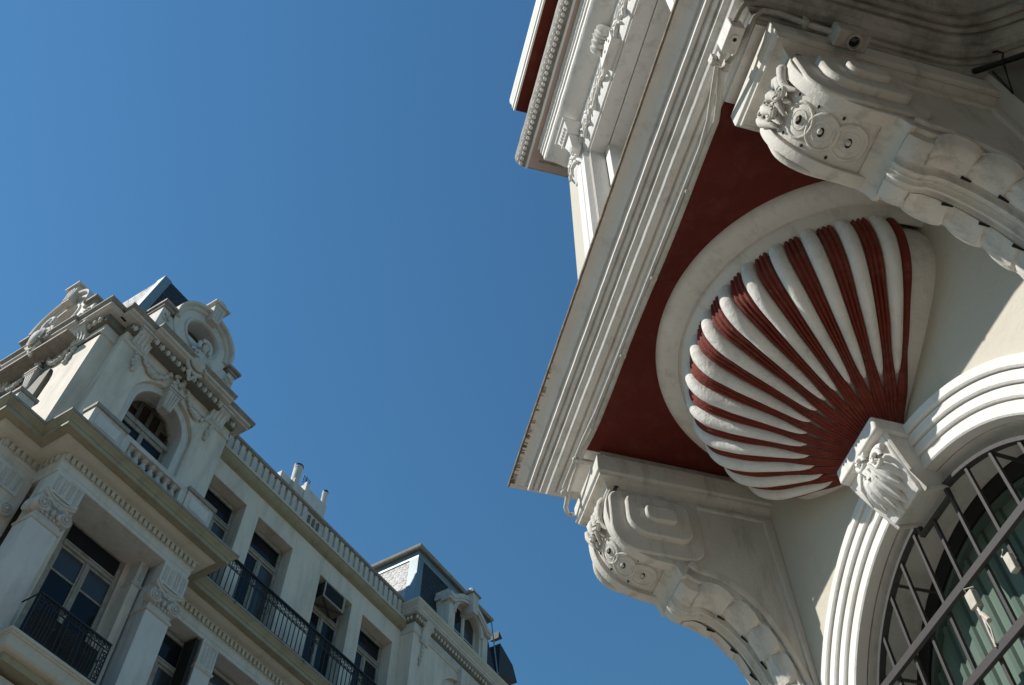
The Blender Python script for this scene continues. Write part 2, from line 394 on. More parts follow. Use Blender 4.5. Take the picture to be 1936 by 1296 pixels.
def A_window():
    # black frame and green glass set deep in the arch
    b = MB(); cx = CX
    yf = 2.93
    b.ring(cx, ZS, [(1.05, yf), (.93, yf), (.93, yf+.09), (1.05, yf+.09)], 0, 180, 48, legs=.35)
    fr = b.build('window_frame', M['frame'], A, ang=30)
    b = MB(); b.ring(cx, ZS, [(.93, yf+.015), (.905, yf+.015), (.905, yf+.06), (.93, yf+.06)], 0, 180, 48, legs=.35)
    b.build('inner_trim', M['greenr'], fr, ang=30)
    b = MB(); N = 40
    pts = [(cx+.93*math.cos(math.pi*i/N), ZS+.93*math.sin(math.pi*i/N)) for i in range(N+1)] + [(cx-.93, .35), (cx+.93, .35)]
    b.prism(pts, 'xz', yf+.05, yf+.06); b.build('pane', M['green'], fr, smooth=False)
    # folds of the corrugated panel behind the glass face
    for i in range(12):
        x = cx-.86+i*.157; h = ZS+math.sqrt(max(.02, .9**2-(x-cx)**2))
        b = MB(); b.prism([(x-.024, yf+.052), (x-.014, yf+.034), (x+.014, yf+.034), (x+.024, yf+.052)], 'xy', .4, h); b.build('panel_rib', M['greenr'], fr, smooth=False)
A_window()
def A_reveal():
    b = MB(); b.ring(CX, ZS, [(1.043, 2.668), (1.021, 2.668), (1.021, 2.928), (1.043, 2.928)], 0, 180, 56, legs=.35); b.build('window_reveal', M['white'], A, ang=30)
A_reveal()

def A_grille():
    Yg = 2.69; r = .962; cx = CX
    b = MB(); b.ring(cx, ZS, [(r, Yg-.014), (r-.022, Yg-.014), (r-.022, Yg+.022), (r, Yg+.022)], 0, 82, 26); b.ring(cx, ZS, [(r, Yg-.014), (r-.022, Yg-.014), (r-.022, Yg+.022), (r, Yg+.022)], 98, 180, 26)
    for sx in (-1, 1):
        b.box(*sorted((cx+sx*r, cx+sx*(r-.022))), Yg-.014, Yg+.022, .4, ZS)
        # the hoop steps down round the keystone
        b.box(*sorted((cx+sx*.138, cx+sx*.122)), Yg-.012, Yg+.016, ZS+.865, ZS+r-.006)
    b.box(cx-.125, cx+.125, Yg-.012, Yg+.016, ZS+.865, ZS+.882)
    g = b.build('window_grille', M['grille'], A, ang=30, bevel=.002)
    for z in (4.5, 4.144, 3.72, 3.3, 2.88):
        h = (math.sqrt(max(.01, (r-.02)**2-max(0, z-ZS)**2)))
        b = MB(); b.box(cx-h, cx+h, Yg-.031, Yg-.008, z-.042, z); b.build('crossbar', M['grille'], g, bevel=.003)
    for i in range(-5, 6):
        x = cx-.025+i*.157
        zt = ZS+math.sqrt(max(.01, (r-.012)**2-(x-cx)**2))
        if abs(x-cx) < .13: zt = ZS+.868
        b = MB(); b.box(x-.0085, x+.0085, Yg-.0065, Yg+.0115, .45, zt); b.build('bar', M['grille'], g, bevel=.002)
    for a in (35, 62, 118, 145):
        x, z = cx+(r-.02)*math.cos(R(a)), ZS+(r-.02)*math.sin(R(a))
        b = MB(); b.bar((x, Yg, z), (x-.02*math.cos(R(a)), 2.93, z-.005), .016); b.build('wall_tie', M['grille'], g)
A_grille()

# ---------------- balcony slab carrying the bay
# profile of the bed mouldings: (outward, z) from the soffit edge up and out to the drip lip
EDGE = [(0, 6.2845), (.012, 6.2845), (.014, 6.30), (.028, 6.302), (.030, 6.332), (.032, 6.345), (.038, 6.345), (.040, 6.338), (.054, 6.343), (.056, 6.362), (.058, 6.378), (.065, 6.378), (.067, 6.366), (.078, 6.366), (.094, 6.362), (.108, 6.372), (.116, 6.388), (.112, 6.404), (.122, 6.412), (.140, 6.416), (.146, 6.42), (.148, 6.455), (.150, 6.472), (.158, 6.472), (.160, 6.456),
        (.176, 6.460), (.178, 6.486), (.180, 6.502), (.188, 6.502), (.190, 6.488), (.210, 6.493), (.212, 6.545), (.214, 6.566), (.226, 6.566), (.228, 6.556), (.236, 6.566), (.252, 6.592), (.272, 6.612), (.292, 6.622), (.306, 6.625), (.318, 6.624)]
LIP = [(.322, 6.630), (.323, 6.642)]
KZ = lambda z: 6.2845+(z-6.2845)*.93
EDGE = [(o*1.02, KZ(z)) for o, z in EDGE]; LIP = [(o*1.02, KZ(z)) for o, z in LIP]
def A_slab():
    P0, P1 = Vector((-4.215, 1.41)), Vector((-1.045, 1.41))
    n = 46
    mid = [(P0.x+(P1.x-P0.x)*i/n, 1.41+random.uniform(-.0009, .0009)*(0 < i < n)) for i in range(n+1)]
    path = [(-4.215, 2.61)]+mid
    # rounded inner corner and run along the angled wall
    c = []
    for i in range(6):
        t = i/5; a = Vector((-1.045, 2.34)); q = Vector((-1.045, 2.56)); e = q+D53*.2
        c.append(tuple(a*(1-t)**2+q*2*t*(1-t)+e*t*t))
    path += c+[tuple(Vector((-1.045, 2.56))+D53*8)]
    prof = EDGE+LIP+[(.05, 6.80), (-.3, 6.82), (-.3, 6.2845)]
    b = MB(); b.sweep(path, prof, seg=(0, n+1)); s = b.build('balcony_cornice', M['white'], A, ang=24)
    pr2 = EDGE[:-4]+[(.30, 6.64), (.31, 6.70), (.27, 6.73), (.29, 6.79), (.35, 6.85), (.36, 6.96), (.39, 6.99), (.43, 7.10), (.50, 7.18), (.51, 7.30), (.55, 7.34), (.62, 7.6), (.63, 7.9), (-.3, 7.9), (-.3, 6.2845)]
    b = MB(); b.sweep(path, [(o+.001*(i < 38), z) for i, (o, z) in enumerate(prof)], seg=(n+1, len(path)-1)); b.sweep(path[n+2:], [(o, z) for o, z in pr2[-15:-2]]+[(-.3, 7.9), (-.3, 6.7)])
    b.build('end_cornice', M['dirty'], A, ang=30, label='dark stained cornice turning the near end of the balcony')
    b = MB(); b.sweep(path, [(o*1.02, KZ(z)) for o, z in ((.312, 6.6225), (.3235, 6.625), (.3265, 6.640), (.320, 6.644), (.312, 6.63))], seg=(1, n+1)); b.build('drip_edge', M['edge'], s, smooth=False)
    b = MB()
    for i in range(110):      # dried drips along the lower lip near the far end
        x = -4.50+random.random()**1.5*1.15; L_ = random.uniform(.004, .05)*(1.25-(x+4.5)*.8)
        y1 = 1.41-.325; zz = KZ(6.6225)-.0015; b.add([(x, y1, zz), (x+random.uniform(.003, .007), y1, zz), (x+.005, y1+L_, zz-.06*L_), (x+.001, y1+L_, zz-.06*L_)], [(0,1,2,3)])
    o = b.build('drip_stain', M['edge'], s, smooth=False); o['kind'] = 'stuff'
    b = MB(); b.box(-3.80, -1.445, 1.412, 2.62, 6.270, 6.2835); b.build('soffit', M['red'], A, smooth=False, label='dark red painted soffit of the balcony')
A_slab()
def A_slab_ends():
    for x0, x1 in ((-4.213, -3.803), (-1.442, -1.047)):
        b = MB(); b.box(x0, x1, 1.412, 2.62, 6.268, 6.2835); b.build('soffit_end', M['white'], A, smooth=False)
    # unseen slab added above the angled front to shade the near console
    b = MB(); b.prism([(-1.03, 1.40), (.35, 1.40), (.35+D53.x*7, 1.40+D53.y*7), (-1.0+D53.x*7, 2.62+D53.y*7), (-1.0, 2.62)], 'xy', 7.92, 8.25); b.build('unseen_shade_slab', M['white'], A, smooth=False, bevel=.02)
A_slab_ends()

# ---------------- scrolled consoles
def console(cx, dz, label):
    BW = .175
    P = prof_smooth([(1.565, 6.0), (1.535, 5.93), (1.512, 5.84), (1.515, 5.73), (1.545, 5.62), (1.61, 5.525), (1.70, 5.465), (1.80, 5.438), (1.90, 5.428)], 4)
    Q = prof_smooth([(1.935, 5.365), (2.0, 5.325), (2.08, 5.305), (2.17, 5.262), (2.25, 5.20), (2.33, 5.105), (2.40, 4.97), (2.46, 4.80), (2.52, 4.58), (2.56, 4.32), (2.585, 4.05)], 4)
    P = [(y, z+dz) for y, z in P]; Q = [(y, z+dz) for y, z in Q]
    # cap with its own stepped mouldings
    pr = [(0, 5.952), (.010, 5.954), (.013, 5.958), (.014, 5.978), (.018, 5.986), (.024, 6.002), (.036, 6.017), (.052, 6.026), (.064, 6.029), (.065, 6.018), (.072, 6.016), (.074, 6.032), (.083, 6.040), (.088, 6.045),
          (.090, 6.06), (.090, 6.178), (.080, 6.186), (.055, 6.19), (.055, 6.205), (.04, 6.2835-dz), (-.1, 6.2835-dz), (-.1, 5.952)]
    b = MB(); b.sweep([(cx-BW+.022, 2.61), (cx-BW+.022, 1.545), (cx+BW-.022, 1.545), (cx+BW-.022, 2.61)], [(o, z+dz) for o, z in pr])
    C = b.build('console', M['cons'], A, ang=26, label=label, bevel=.003)
    # body
    body = [(y, z) for y, z in P] + [(1.915, 5.42+dz), (1.925, 5.372+dz)] + Q + [(2.612, 4.0+dz), (2.612, 6.0+dz)]
    def inset(k): return [(y+k*.7 if y < 2.6 else y, z+k) if i < len(P)+len(Q)+2 else (y, z) for i, (y, z) in enumerate(body)]
    b = MB(); b.prism(inset(.028), 'yz', cx-BW+.004, cx+BW-.004); b.build('body', M['cons'], C, ang=30)
    # side rims of the scroll and of the lower sweep
    for sx in (-1, 1):
        a0, a1 = sorted((cx+sx*BW, cx+sx*(BW-.062)))
        n1 = len(P)
        rim = P + [(1.915, 5.42+dz)] + [(y+.05, z+.07) for y, z in reversed(P[2:])] + [(1.60, 5.99+dz)]
        b = MB(); b.prism(rim, 'yz', a0, a1); b.build('scroll_rim', M['cons'], C, ang=30, bevel=.009)
        rim = [(y+.012, z+.016) for y, z in Q] + [(y+.05 if y < 2.55 else y+.025, z+.09) for y, z in reversed(Q)]
        a0, a1 = sorted((cx+sx*(BW-.004), cx+sx*(BW-.05)))
        b = MB(); b.prism(rim, 'yz', a0, a1); b.build('lower_rim', M['cons'], C, ang=30, bevel=.006)
    # stepped end of the scroll
    b = MB(); b.prism([(1.86, 5.455+dz), (1.905, 5.418+dz), (1.93, 5.35+dz), (1.96, 5.36+dz), (1.93, 5.47+dz)], 'yz', cx-BW-.004, cx+BW+.004); b.build('scroll_stop', M['cons'], C, bevel=.006)
    # near side face: raised stadium plates, sunk panel with raised border
    def stadium(y0, y1, z0, z1, rf, rb):
        pts = []
        for (cy, cz, r, a0) in ((y1-rb, z1-rb, rb, 0), (y0+rb*.7, z1-rb*.7, rb*.7, 90), (y0+rf, z0+rf, rf, 180), (y1-rb, z0+rb, rb, 270)):
            for i in range(7): t = R(a0+15*i); pts.append((cy+r*math.cos(t), cz+r*math.sin(t)))
        return [(y, z+dz) for y, z in pts]
    for sx in (-1, 1):
        for (st, h) in ((stadium(1.53, 2.10, 5.475, 5.95, .17, .12), .014), (stadium(1.625, 2.02, 5.585, 5.895, .13, .075), .052), (stadium(1.73, 1.93, 5.685, 5.80, .05, .045), .082)):
            x0 = cx+sx*(BW-.01); b = MB(); b.prism(st, 'yz', *sorted((x0, cx+sx*(BW+h)))); b.build('scroll_plate', M['cons'], C, ang=30, bevel=.010)
        a = cx+sx*(BW-.008); e = cx+sx*(BW+.014); a, e = sorted((a, e))
        for poly in ([(2.10, 5.955), (2.60, 5.955), (2.60, 5.925), (2.10, 5.925)], [(2.535, 5.93), (2.60, 5.93), (2.60, 4.45), (2.575, 4.45)]):
            b = MB(); b.prism([(y, z+dz) for y, z in poly], 'yz', a, e); b.build('panel_border', M['cons'], C, bevel=.006)
        rim = [(y+.035, z+.075) for y, z in Q[:-6]] + [(y+.06, z+.11) for y, z in reversed(Q[:-6])]
        b = MB(); b.prism(rim, 'yz', a, e); b.build('panel_border', M['cons'], C, ang=30, bevel=.005)
    # underside of the scroll: curling leaf at the top, then rosettes with drilled eyes
    def Pn(path, s):      # point and outward normal on the path at arc-length fraction s
        L_ = [0]
        for (a, c) in zip(path, path[1:]): L_.append(L_[-1]+math.dist(a, c))
        t = s*L_[-1]
        for i in range(len(path)-1):
            if L_[i+1] >= t or i == len(path)-2:
                k = (t-L_[i])/(L_[i+1]-L_[i]); p = Vector(path[i]).lerp(Vector(path[i+1]), k); d = (Vector(path[i+1])-Vector(path[i])).normalized()
                return p, Vector((-d.y, d.x))*-1, d
    def on(s, x, h, path):
        p, n, d = Pn(path, s); q = p+n*h; return (cx+x, q.x, q.y)
    sgn = 1 if Pn(P, .9)[1].y < 0 else -1
    W = .108
    for i, s0 in enumerate((.50, .665, .83)):
        b = MB(); N = 18
        for rr, hh, tr in ((.070, -.030, .009), (.040, -.030, .007)):
            pts = [on(s0+rr*math.cos(2*math.pi*j/N)/.72, rr*1.12*math.sin(2*math.pi*j/N), sgn*hh, P) for j in range(N+1)]
            b.tube(pts, tr, 7, caps=False)
        # slightly domed disc
        b.grid(lambda u, v: on(s0+.068*u*math.cos(2*math.pi*v)/.72, .076*u*math.sin(2*math.pi*v), sgn*(-.0235-.006*u*u), P), 4, 18)
        ro = b.build('rosette', M['cons'], C, ang=60)
        q = MB(); q.ell(on(s0, 0, sgn*-.024, P), (.023, .014, .014), 10, 6); q.build('drilled_eye', M['frame'], ro)
        q = MB(); q.ell(on(s0-.004, .004, sgn*-.016, P), (.0135, .0125, .0125), 9, 6); q.build('bead', M['cons'], ro)
        for x in (-.092, .092):
            q = MB(); q.ell(on(s0-.082, x, sgn*-.028, P), (.010, .007, .007), 5, 4); q.build('drilled_hole', M['frame'], ro)
    b = MB()
    for k, (x0, lean) in enumerate(((-.085, -.02), (-.045, -.012), (0, 0), (.045, .012), (.085, .02))):
        pts = [on(s, x0+lean*math.sin(s*6)+.018*math.sin(s*22+k), sgn*(-.012+.03*math.sin(min(1, s/.42)*math.pi)), P) for s in [.04+.36*j/9 for j in range(10)]]
        b.tube(pts, [.014, .02, .024, .025, .024, .022, .02, .018, .014, .008], 8)
    for x0 in (-.05, .05):
        pts = [on(.30+.055*(1-j/16)*math.cos(j*.75), x0+.055*(1-j/16)*math.sin(j*.75), sgn*.018, P) for j in range(15)]
        b.tube(pts, .011, 6)
    b.build('curling_leaf', M['cons'], C, ang=60)
    # acanthus leaf that wraps the lower sweep
    HW = .190
    def base_h(u, x):
        ax = abs(x)
        rib = .026*max(0, 1-abs(ax-.14)/.09)+.012*max(0, 1-ax/.05) - .012*max(0, 1-abs(ax-.27)/.05)
        head = .055*math.exp(-((u-.045)/.05)**2)*(1-.8*ax**2)
        return -.020+.046*(1-ax**2.6)*(1.12-.4*u)+rib+head
    def leaf(u, v):
        s = .005+.985*u; x = (v-.5)*2
        hw = HW*.80*(1-.10*u)
        return on(s, x*hw, sgn*(base_h(u, x*.8)-(.045 if abs(x) > .99 else 0)), Q)
    b = MB(); b.grid(leaf, 80, 40)
    lf = b.build('acanthus_leaf', M['cons'], C, ang=32)
    NL = 8; du = .93/NL
    for sx in (-1, 1):
        for j in range(NL):
            u0 = .06+j*du
            def petal(p, q, u0=u0, sx=sx):
                aa = p; u = min(.995, u0+aa*du*1.12)
                out_ = .62+.42*max(0, 1-abs((aa-.56)/.56)**2.6)**.5
                x = .33+(out_-.33)*q
                h = base_h(u, min(x, .95))+.006+.016*aa**1.5+.012*math.sin(math.pi*min(1, q*1.05))*math.sin(math.pi*min(1, aa+.1))-.030*max(0, q-.82)/.18-.012*max(0, 1-abs(q-.45)/.10)*(1-aa)
                if p > .985: h -= .03
                return on(.005+.985*u, sx*x*HW*(1-.10*u), sgn*h, Q)
            b = MB(); b.grid(petal, 14, 12); b.build('leaf_lobe', M['cons'], lf, ang=40)
    b = MB()
    for j in range(7):
        for x in (-.37, .37):
            u = .165+du*j+(.01 if x > 0 else 0)
            p = on(u, x*HW*.93, sgn*(base_h(u, x)+.024), Q); q = on(u+.03, x*HW*.86, sgn*(base_h(u, x)+.012), Q)
            b.tube([p, q], [.008, .004], 5)
    o = b.build('drilled_slit', M['frame'], lf); o['kind'] = 'stuff'
    return C
console(-3.985, 0.0, 'far console with light from the soffit on its stepped side plates')
console(-1.252, .055, 'near console with sunlit rim beside the red soffit')

# ---------------- ring and shell
def A_shell():
    pr = [(1.078, 6.282), (1.076, 6.262), (1.066, 6.238), (1.045, 6.215), (1.01, 6.196), (.975, 6.184), (.958, 6.178), (.952, 6.186), (.944, 6.187), (.938, 6.176), (.93, 6.150), (.915, 6.125), (.898, 6.108), (.882, 6.104), (.874, 6.112), (.872, 6.282)]
    b = MB(); b.lathe((CX, YW+.01, 0), pr, 72, 180, 360, close=True); b.build('soffit_ring', M['white'], A, ang=35)
    S_ = prof_smooth([(.845, 6.20), (.868, 6.10), (.885, 6.00), (.876, 5.91), (.828, 5.805), (.737, 5.705), (.60, 5.603), (.45, 5.507), (.31, 5.425), (.20, 5.355), (.13, 5.27)], 6)
    LL = [0]
    for a, c in zip(S_, S_[1:]): LL.append(LL[-1]+math.dist(a, c))
    def at(s):
        t = s*LL[-1]
        for i in range(len(S_)-1):
            if LL[i+1] >= t-1e-9:
                k = (t-LL[i])/(LL[i+1]-LL[i]); p = Vector(S_[i]).lerp(Vector(S_[i+1]), k); d = (Vector(S_[i+1])-Vector(S_[i])).normalized()
                return p, Vector((-d.y, d.x))
        return Vector(S_[-1]), Vector((0, -1))
    nsg = 1 if at(.5)[1].y < 0 else -1
    def P(phi, s, h):
        p, n = at(min(1, max(0, s))); q = p+n*(nsg*h)
        q = Vector((q.x, q.y+.058*math.sin(phi)**2*max(0, 1-((p.x-.66)/.36)**2)*(s > .15)*min(1, (s-.15)/.25)))
        return (CX+q.x*math.cos(phi), YW+.012-q.x*math.sin(phi), q.y)
    b = MB(); b.grid(lambda u, v: P(math.pi*u, v, -.012), 60, 30); sh = b.build('shell_corbel', M['shellwhite'], A, ang=60)
    e0 = R(8.5); pitch = (math.pi-2*e0)/14.55
    half = pitch/2
    for i in range(14):
        c = e0+.275*pitch+half+i*pitch
        def rib(u, v, c=c):
            x = (u-.5)*2
            s = .035+.715*v
            wd = .268*pitch*(1 if v < .8 else math.sqrt(max(0, 1-((v-.8)/.2)**2))*.6+.4)
            rr, _ = at(s)
            hgt = min(.056, .080*rr.x)*(1-x*x)**.5*(math.sqrt(max(0, 1-((.10-v)/.10)**2)) if v < .10 else 1)*(1 if v < .9 else max(0, 1-((v-.9)/.1)**2)**.5)
            return P(c+wd*x*(1+.0*v), s, .004+hgt-.006*(abs(x) > .99))
        b = MB(); b.grid(rib, 12, 34); b.build('shell_rib', M['shellwhite'], sh, ang=70)
    for i in range(15):
        c = e0+.275*pitch*0+i*pitch+(.0)
        lo = e0+(i-1)*pitch+.275*pitch+half+.27*pitch; hi = e0+i*pitch+.275*pitch+half-.27*pitch
        if i == 0: lo = hi-.30*pitch
        if i == 14: hi = lo+.30*pitch
        nf = 3 if 0 < i < 14 else 1
        ph = random.uniform(-.4, .4); dv = random.uniform(-.012, .02)
        def band(u, v, lo=lo, hi=hi, nf=nf, ph=ph, dv=dv):
            s = .028+dv*(1-v)+.97*v-.0*u
            wide = max(0, (v-.66)/.34)
            l2 = lo-.27*pitch*min(1, wide*2.2); h2 = hi+.27*pitch*min(1, wide*2.2)
            rr, _ = at(s)
            rg = abs(math.sin(math.pi*nf*(u+.03*math.sin(7*v+ph))))**.6
            amp = .019*min(1, rr.x/.6)
            cap = math.sqrt(max(0, 1-((.05-v)/.05)**2)) if v < .05 else 1
            return P(l2+(h2-l2)*u, s, cap*(.006+.020*max(0, 1-v*2.2)+amp*rg+.003*math.sin(25*v+3*u+ph))-.012*(1-cap))
        b = MB(); b.grid(band, 15, 40); b.build('shell_flute', M['redshell'], sh, ang=75)
A_shell()

# ---------------- bay above the balcony
def A_bay():
    Yb = 1.6; xl, xr = -4.185, -1.10
    b = MB(); b.panel(xl, xr, 6.62, 12.3, [(-3.57, -1.72, 7.3, 10.56)], Yb, .42)
    b.add([(xl, Yb, 6.62), (xl, Yb, 14), (xl, 2.7, 14), (xl, 2.7, 6.62)], [(0,1,2,3)]); b.add([(xr, Yb, 6.62), (xr, Yb, 14), (xr, 2.7, 14), (xr, 2.7, 6.62)], [(3,2,1,0)])
    b.build('bay_wall', M['cream'], A, smooth=False)
    b = MB(); b.box(-3.568, -1.722, 1.603, 1.762, 10.535, 10.556); b.build('head_board', M['white'], A, smooth=False)
    b = MB(); b.box(-3.568, -1.722, 1.772, 1.99, 10.532, 10.556); b.build('head_board', M['white'], A, smooth=False)
    for x0, x1 in ((-3.567, -3.558), (-1.732, -1.723)): b = MB(); b.box(x0, x1, 1.603, 1.754, 7.3, 10.534); b.build('jamb_board', M['white'], A, smooth=False)
    b = MB(); b.box(-4.28, 8, 2.62, 3.0, 6.9, 14); b.build('upper_wall', M['cream'], A)
    # moulded window surround
    pr = [(0, 1.602), (0, 1.57), (.06, 1.57), (.065, 1.552), (.16, 1.552), (.165, 1.566), (.21, 1.566), (.22, 1.545), (.285, 1.545), (.3, 1.602)]
    for x0, sg in ((-3.885, 1), (-1.405, -1)):
        b = MB(); b.prism([(x0+sg*o, y) for o, y in pr], 'xy', 6.6, 10.55); b.build('window_architrave', M['whitec'], A, ang=25, bevel=.003)
    b = MB(); b.box(-3.556, -3.45, 1.757, 1.95, 7.3, 10.53); b.build('window_stile', M['whitec'], A, bevel=.006)
    wf = MB()
    for x0, x1 in ((-3.448, -3.38), (-1.80, -1.734), (-2.70, -2.59)): wf.box(x0, x1, 1.955, 2.0, 7.3, 10.53)
    wf.box(-3.38, -1.80, 1.956, 2.0, 10.44, 10.53); wf.box(-3.38, -1.80, 1.956, 2.0, 9.72, 9.82); wf.box(-3.38, -1.80, 1.956, 2.0, 7.3, 7.42)
    f = wf.build('bay_window', M['whitec'], A, bevel=.006)
    for x0, x1 in ((-3.38, -2.70), (-2.59, -1.80)):
        for z0, z1 in ((7.42, 9.72), (9.82, 10.44)):
            b = MB(); b.box(x0, x1, 1.975, 1.985, z0, z1); b.build('pane', M['curtain'], f, smooth=False)
    # entablature: carved band, cove, fillets, coffered soffit, leaf edge, red eave, crown
    x0, x1 = -4.30, -.6
    b = MB(); b.ext([(1.62, 10.562), (1.585, 10.566), (1.575, 10.60), (1.545, 10.66), (1.525, 10.95), (1.50, 11.03), (1.515, 11.06), (1.62, 11.06)], -3.98, x1, 30, .002); en = b.build('entablature', M['whitec'], A, ang=28)
    b = MB(); b.ext([(1.62, 11.062), (1.49, 11.062), (1.44, 11.09), (1.36, 11.14), (1.30, 11.18), (1.288, 11.20), (1.62, 11.21)], -4.02, x1, 20, .001); b.build('cove', M['white'], en, ang=40)
    b = MB(); b.ext([(1.62, 11.212), (1.285, 11.212), (1.281, 11.30), (1.265, 11.305), (1.262, 11.37), (1.245, 11.375), (1.24, 11.45), (1.222, 11.452), (1.218, 11.50), (1.62, 11.5)], -4.06, x1, 30, .0015); b.build('fillet', M['whitec'], en, ang=25)
    b = MB(); b.box(-4.31, x1, 1.168, 1.66, 11.502, 11.53); b.build('soffit', M['pink'], en, label='faded pink soffit of the upper cornice')
    b = MB(); b.ext([(1.172, 11.498), (1.150, 11.49), (1.146, 11.54), (1.165, 11.56)], -4.33, x1, 40, .002); b.build('fillet', M['whitec'], en, ang=25)
    b = MB(); b.ext([(1.148, 11.53), (1.10, 11.555), (1.06, 11.60), (1.035, 11.66), (1.03, 11.75), (1.66, 11.75), (1.66, 11.535)], -4.335, x1, 40, .002); eg = b.build('leaf_moulding', M['lichen'], en, ang=40)
    b = MB()
    for i in range(60):
        x = -4.31+i*.062
        b.ell((x, 1.094, 11.545), (.026, .022, .02), 7, 5); b.ell((x+.03, 1.06, 11.585), (.016, .02, .03), 6, 4)
    o = b.build('carved_beading', M['white'], en, ang=60); o['kind'] = 'stuff'
    # coffer ornament on the return of the soffit
    b = MB()
    b.box(-4.22, -4.20, 1.28, 1.56, 11.488, 11.503); b.box(-4.08, -4.065, 1.24, 1.56, 11.486, 11.503)
    for y in (1.30, 1.36, 1.42, 1.48, 1.53): b.ell((-4.14, y, 11.495), (.045, .022, .016), 8, 5)
    b.build('soffit_relief', M['lichen'], en, ang=50)
    b = MB(); b.box(-4.125, x1, .975, 1.7, 12.598, 12.62); b.build('eave_soffit', M['red'], A, label='dark red underside of the topmost eave')
    b = MB(); b.ext([(.975, 12.585), (.955, 12.585), (.948, 12.64), (.935, 12.65), (.93, 12.75), (.905, 12.80), (.9, 12.9), (1.7, 12.9), (1.7, 12.622), (.975, 12.622)], -4.13, x1, 10); b.build('eave_crown', M['whitec'], A, ang=25)
    b = MB(); b.ext([(1.7, 11.755), (1.12, 11.755), (1.12, 12.6), (1.7, 12.6)], -4.05, x1, 1); b.build('frieze', M['cream'], A)
    # ribbon of carved drapery along the band
    b = MB()
    for i in range(150):
        x = -3.96+i*.0215+random.uniform(-.008, .008); k = i % 3
        z = (10.70, 10.82, 10.93)[k]+.03*math.sin(i*.45)+random.uniform(-.02, .02)
        q = Matrix.Rotation(R(random.choice((-1, 1))*random.uniform(15, 60)), 3, 'Y')
        b.ell((x, 1.532-random.uniform(0, .014), z), (.020, .024, random.uniform(.05, .10)), 6, 4, q)
    o = b.build('carved_drapery', M['white'], en, ang=60); o['kind'] = 'stuff'
    # lobed scroll over the middle of the window
    def bracket(xc, zc, yc, k, name):
        b = MB()
        for j in range(5):
            b.ell((xc-.10*k+.05*k*j, yc-.035*k, zc+.05*k*(2-abs(j-2))), (.036*k, .10*k, .15*k), 9, 7)
        b.taper(xc-.15*k, xc+.15*k, yc-.02, yc+.10*k, zc-.36*k, zc-.06*k, .9, .0)
        o = b.build(name, M['white'], en, ang=50)
        b = MB()
        for (dx, dz) in ((-.07, -.12), (.06, -.16), (-.02, -.26), (.09, -.28)): b.ell((xc+dx*k, yc-.021, zc+dz*k), (.016*k, .008, .02*k), 6, 4)
        q = b.build('drilled_eye', M['bdark'], o); q['kind'] = 'stuff'
    bracket(-2.62, 10.96, 1.50, 1.0, 'lobed_scroll')
    # bell-shaped drop at the far corner of the window
    b = MB(); xc, yc = -3.63, 1.47
    for z0, z1, h0, h1 in ((10.60, 10.66, .03, .05), (10.66, 10.80, .045, .075), (10.81, 10.84, .10, .10), (10.85, 11.0, .085, .135), (11.0, 11.03, .15, .15), (11.03, 11.06, .135, .13)):
        vs = []
        for z, h in ((z0, h0), (z1, h1)): vs += [(xc-h, yc-h, z), (xc+h, yc-h, z), (xc+h, yc+.06, z), (xc-h, yc+.06, z)]
        b.add(vs, [(0,1,2,3), (4,7,6,5), (0,4,5,1), (1,5,6,2), (2,6,7,3), (3,7,4,0)])
    for k in range(5): b.ell((xc-.07+.035*k, yc-.112, 10.90), (.012, .02, .055), 6, 4)
    b.tube([(xc+.03*math.cos(t), yc-.03, 10.585+.03*math.sin(t)) for t in [i*.5 for i in range(12)]], .012, 6)
    b.build('bell_drop', M['whitec'], en, ang=40)
A_bay()

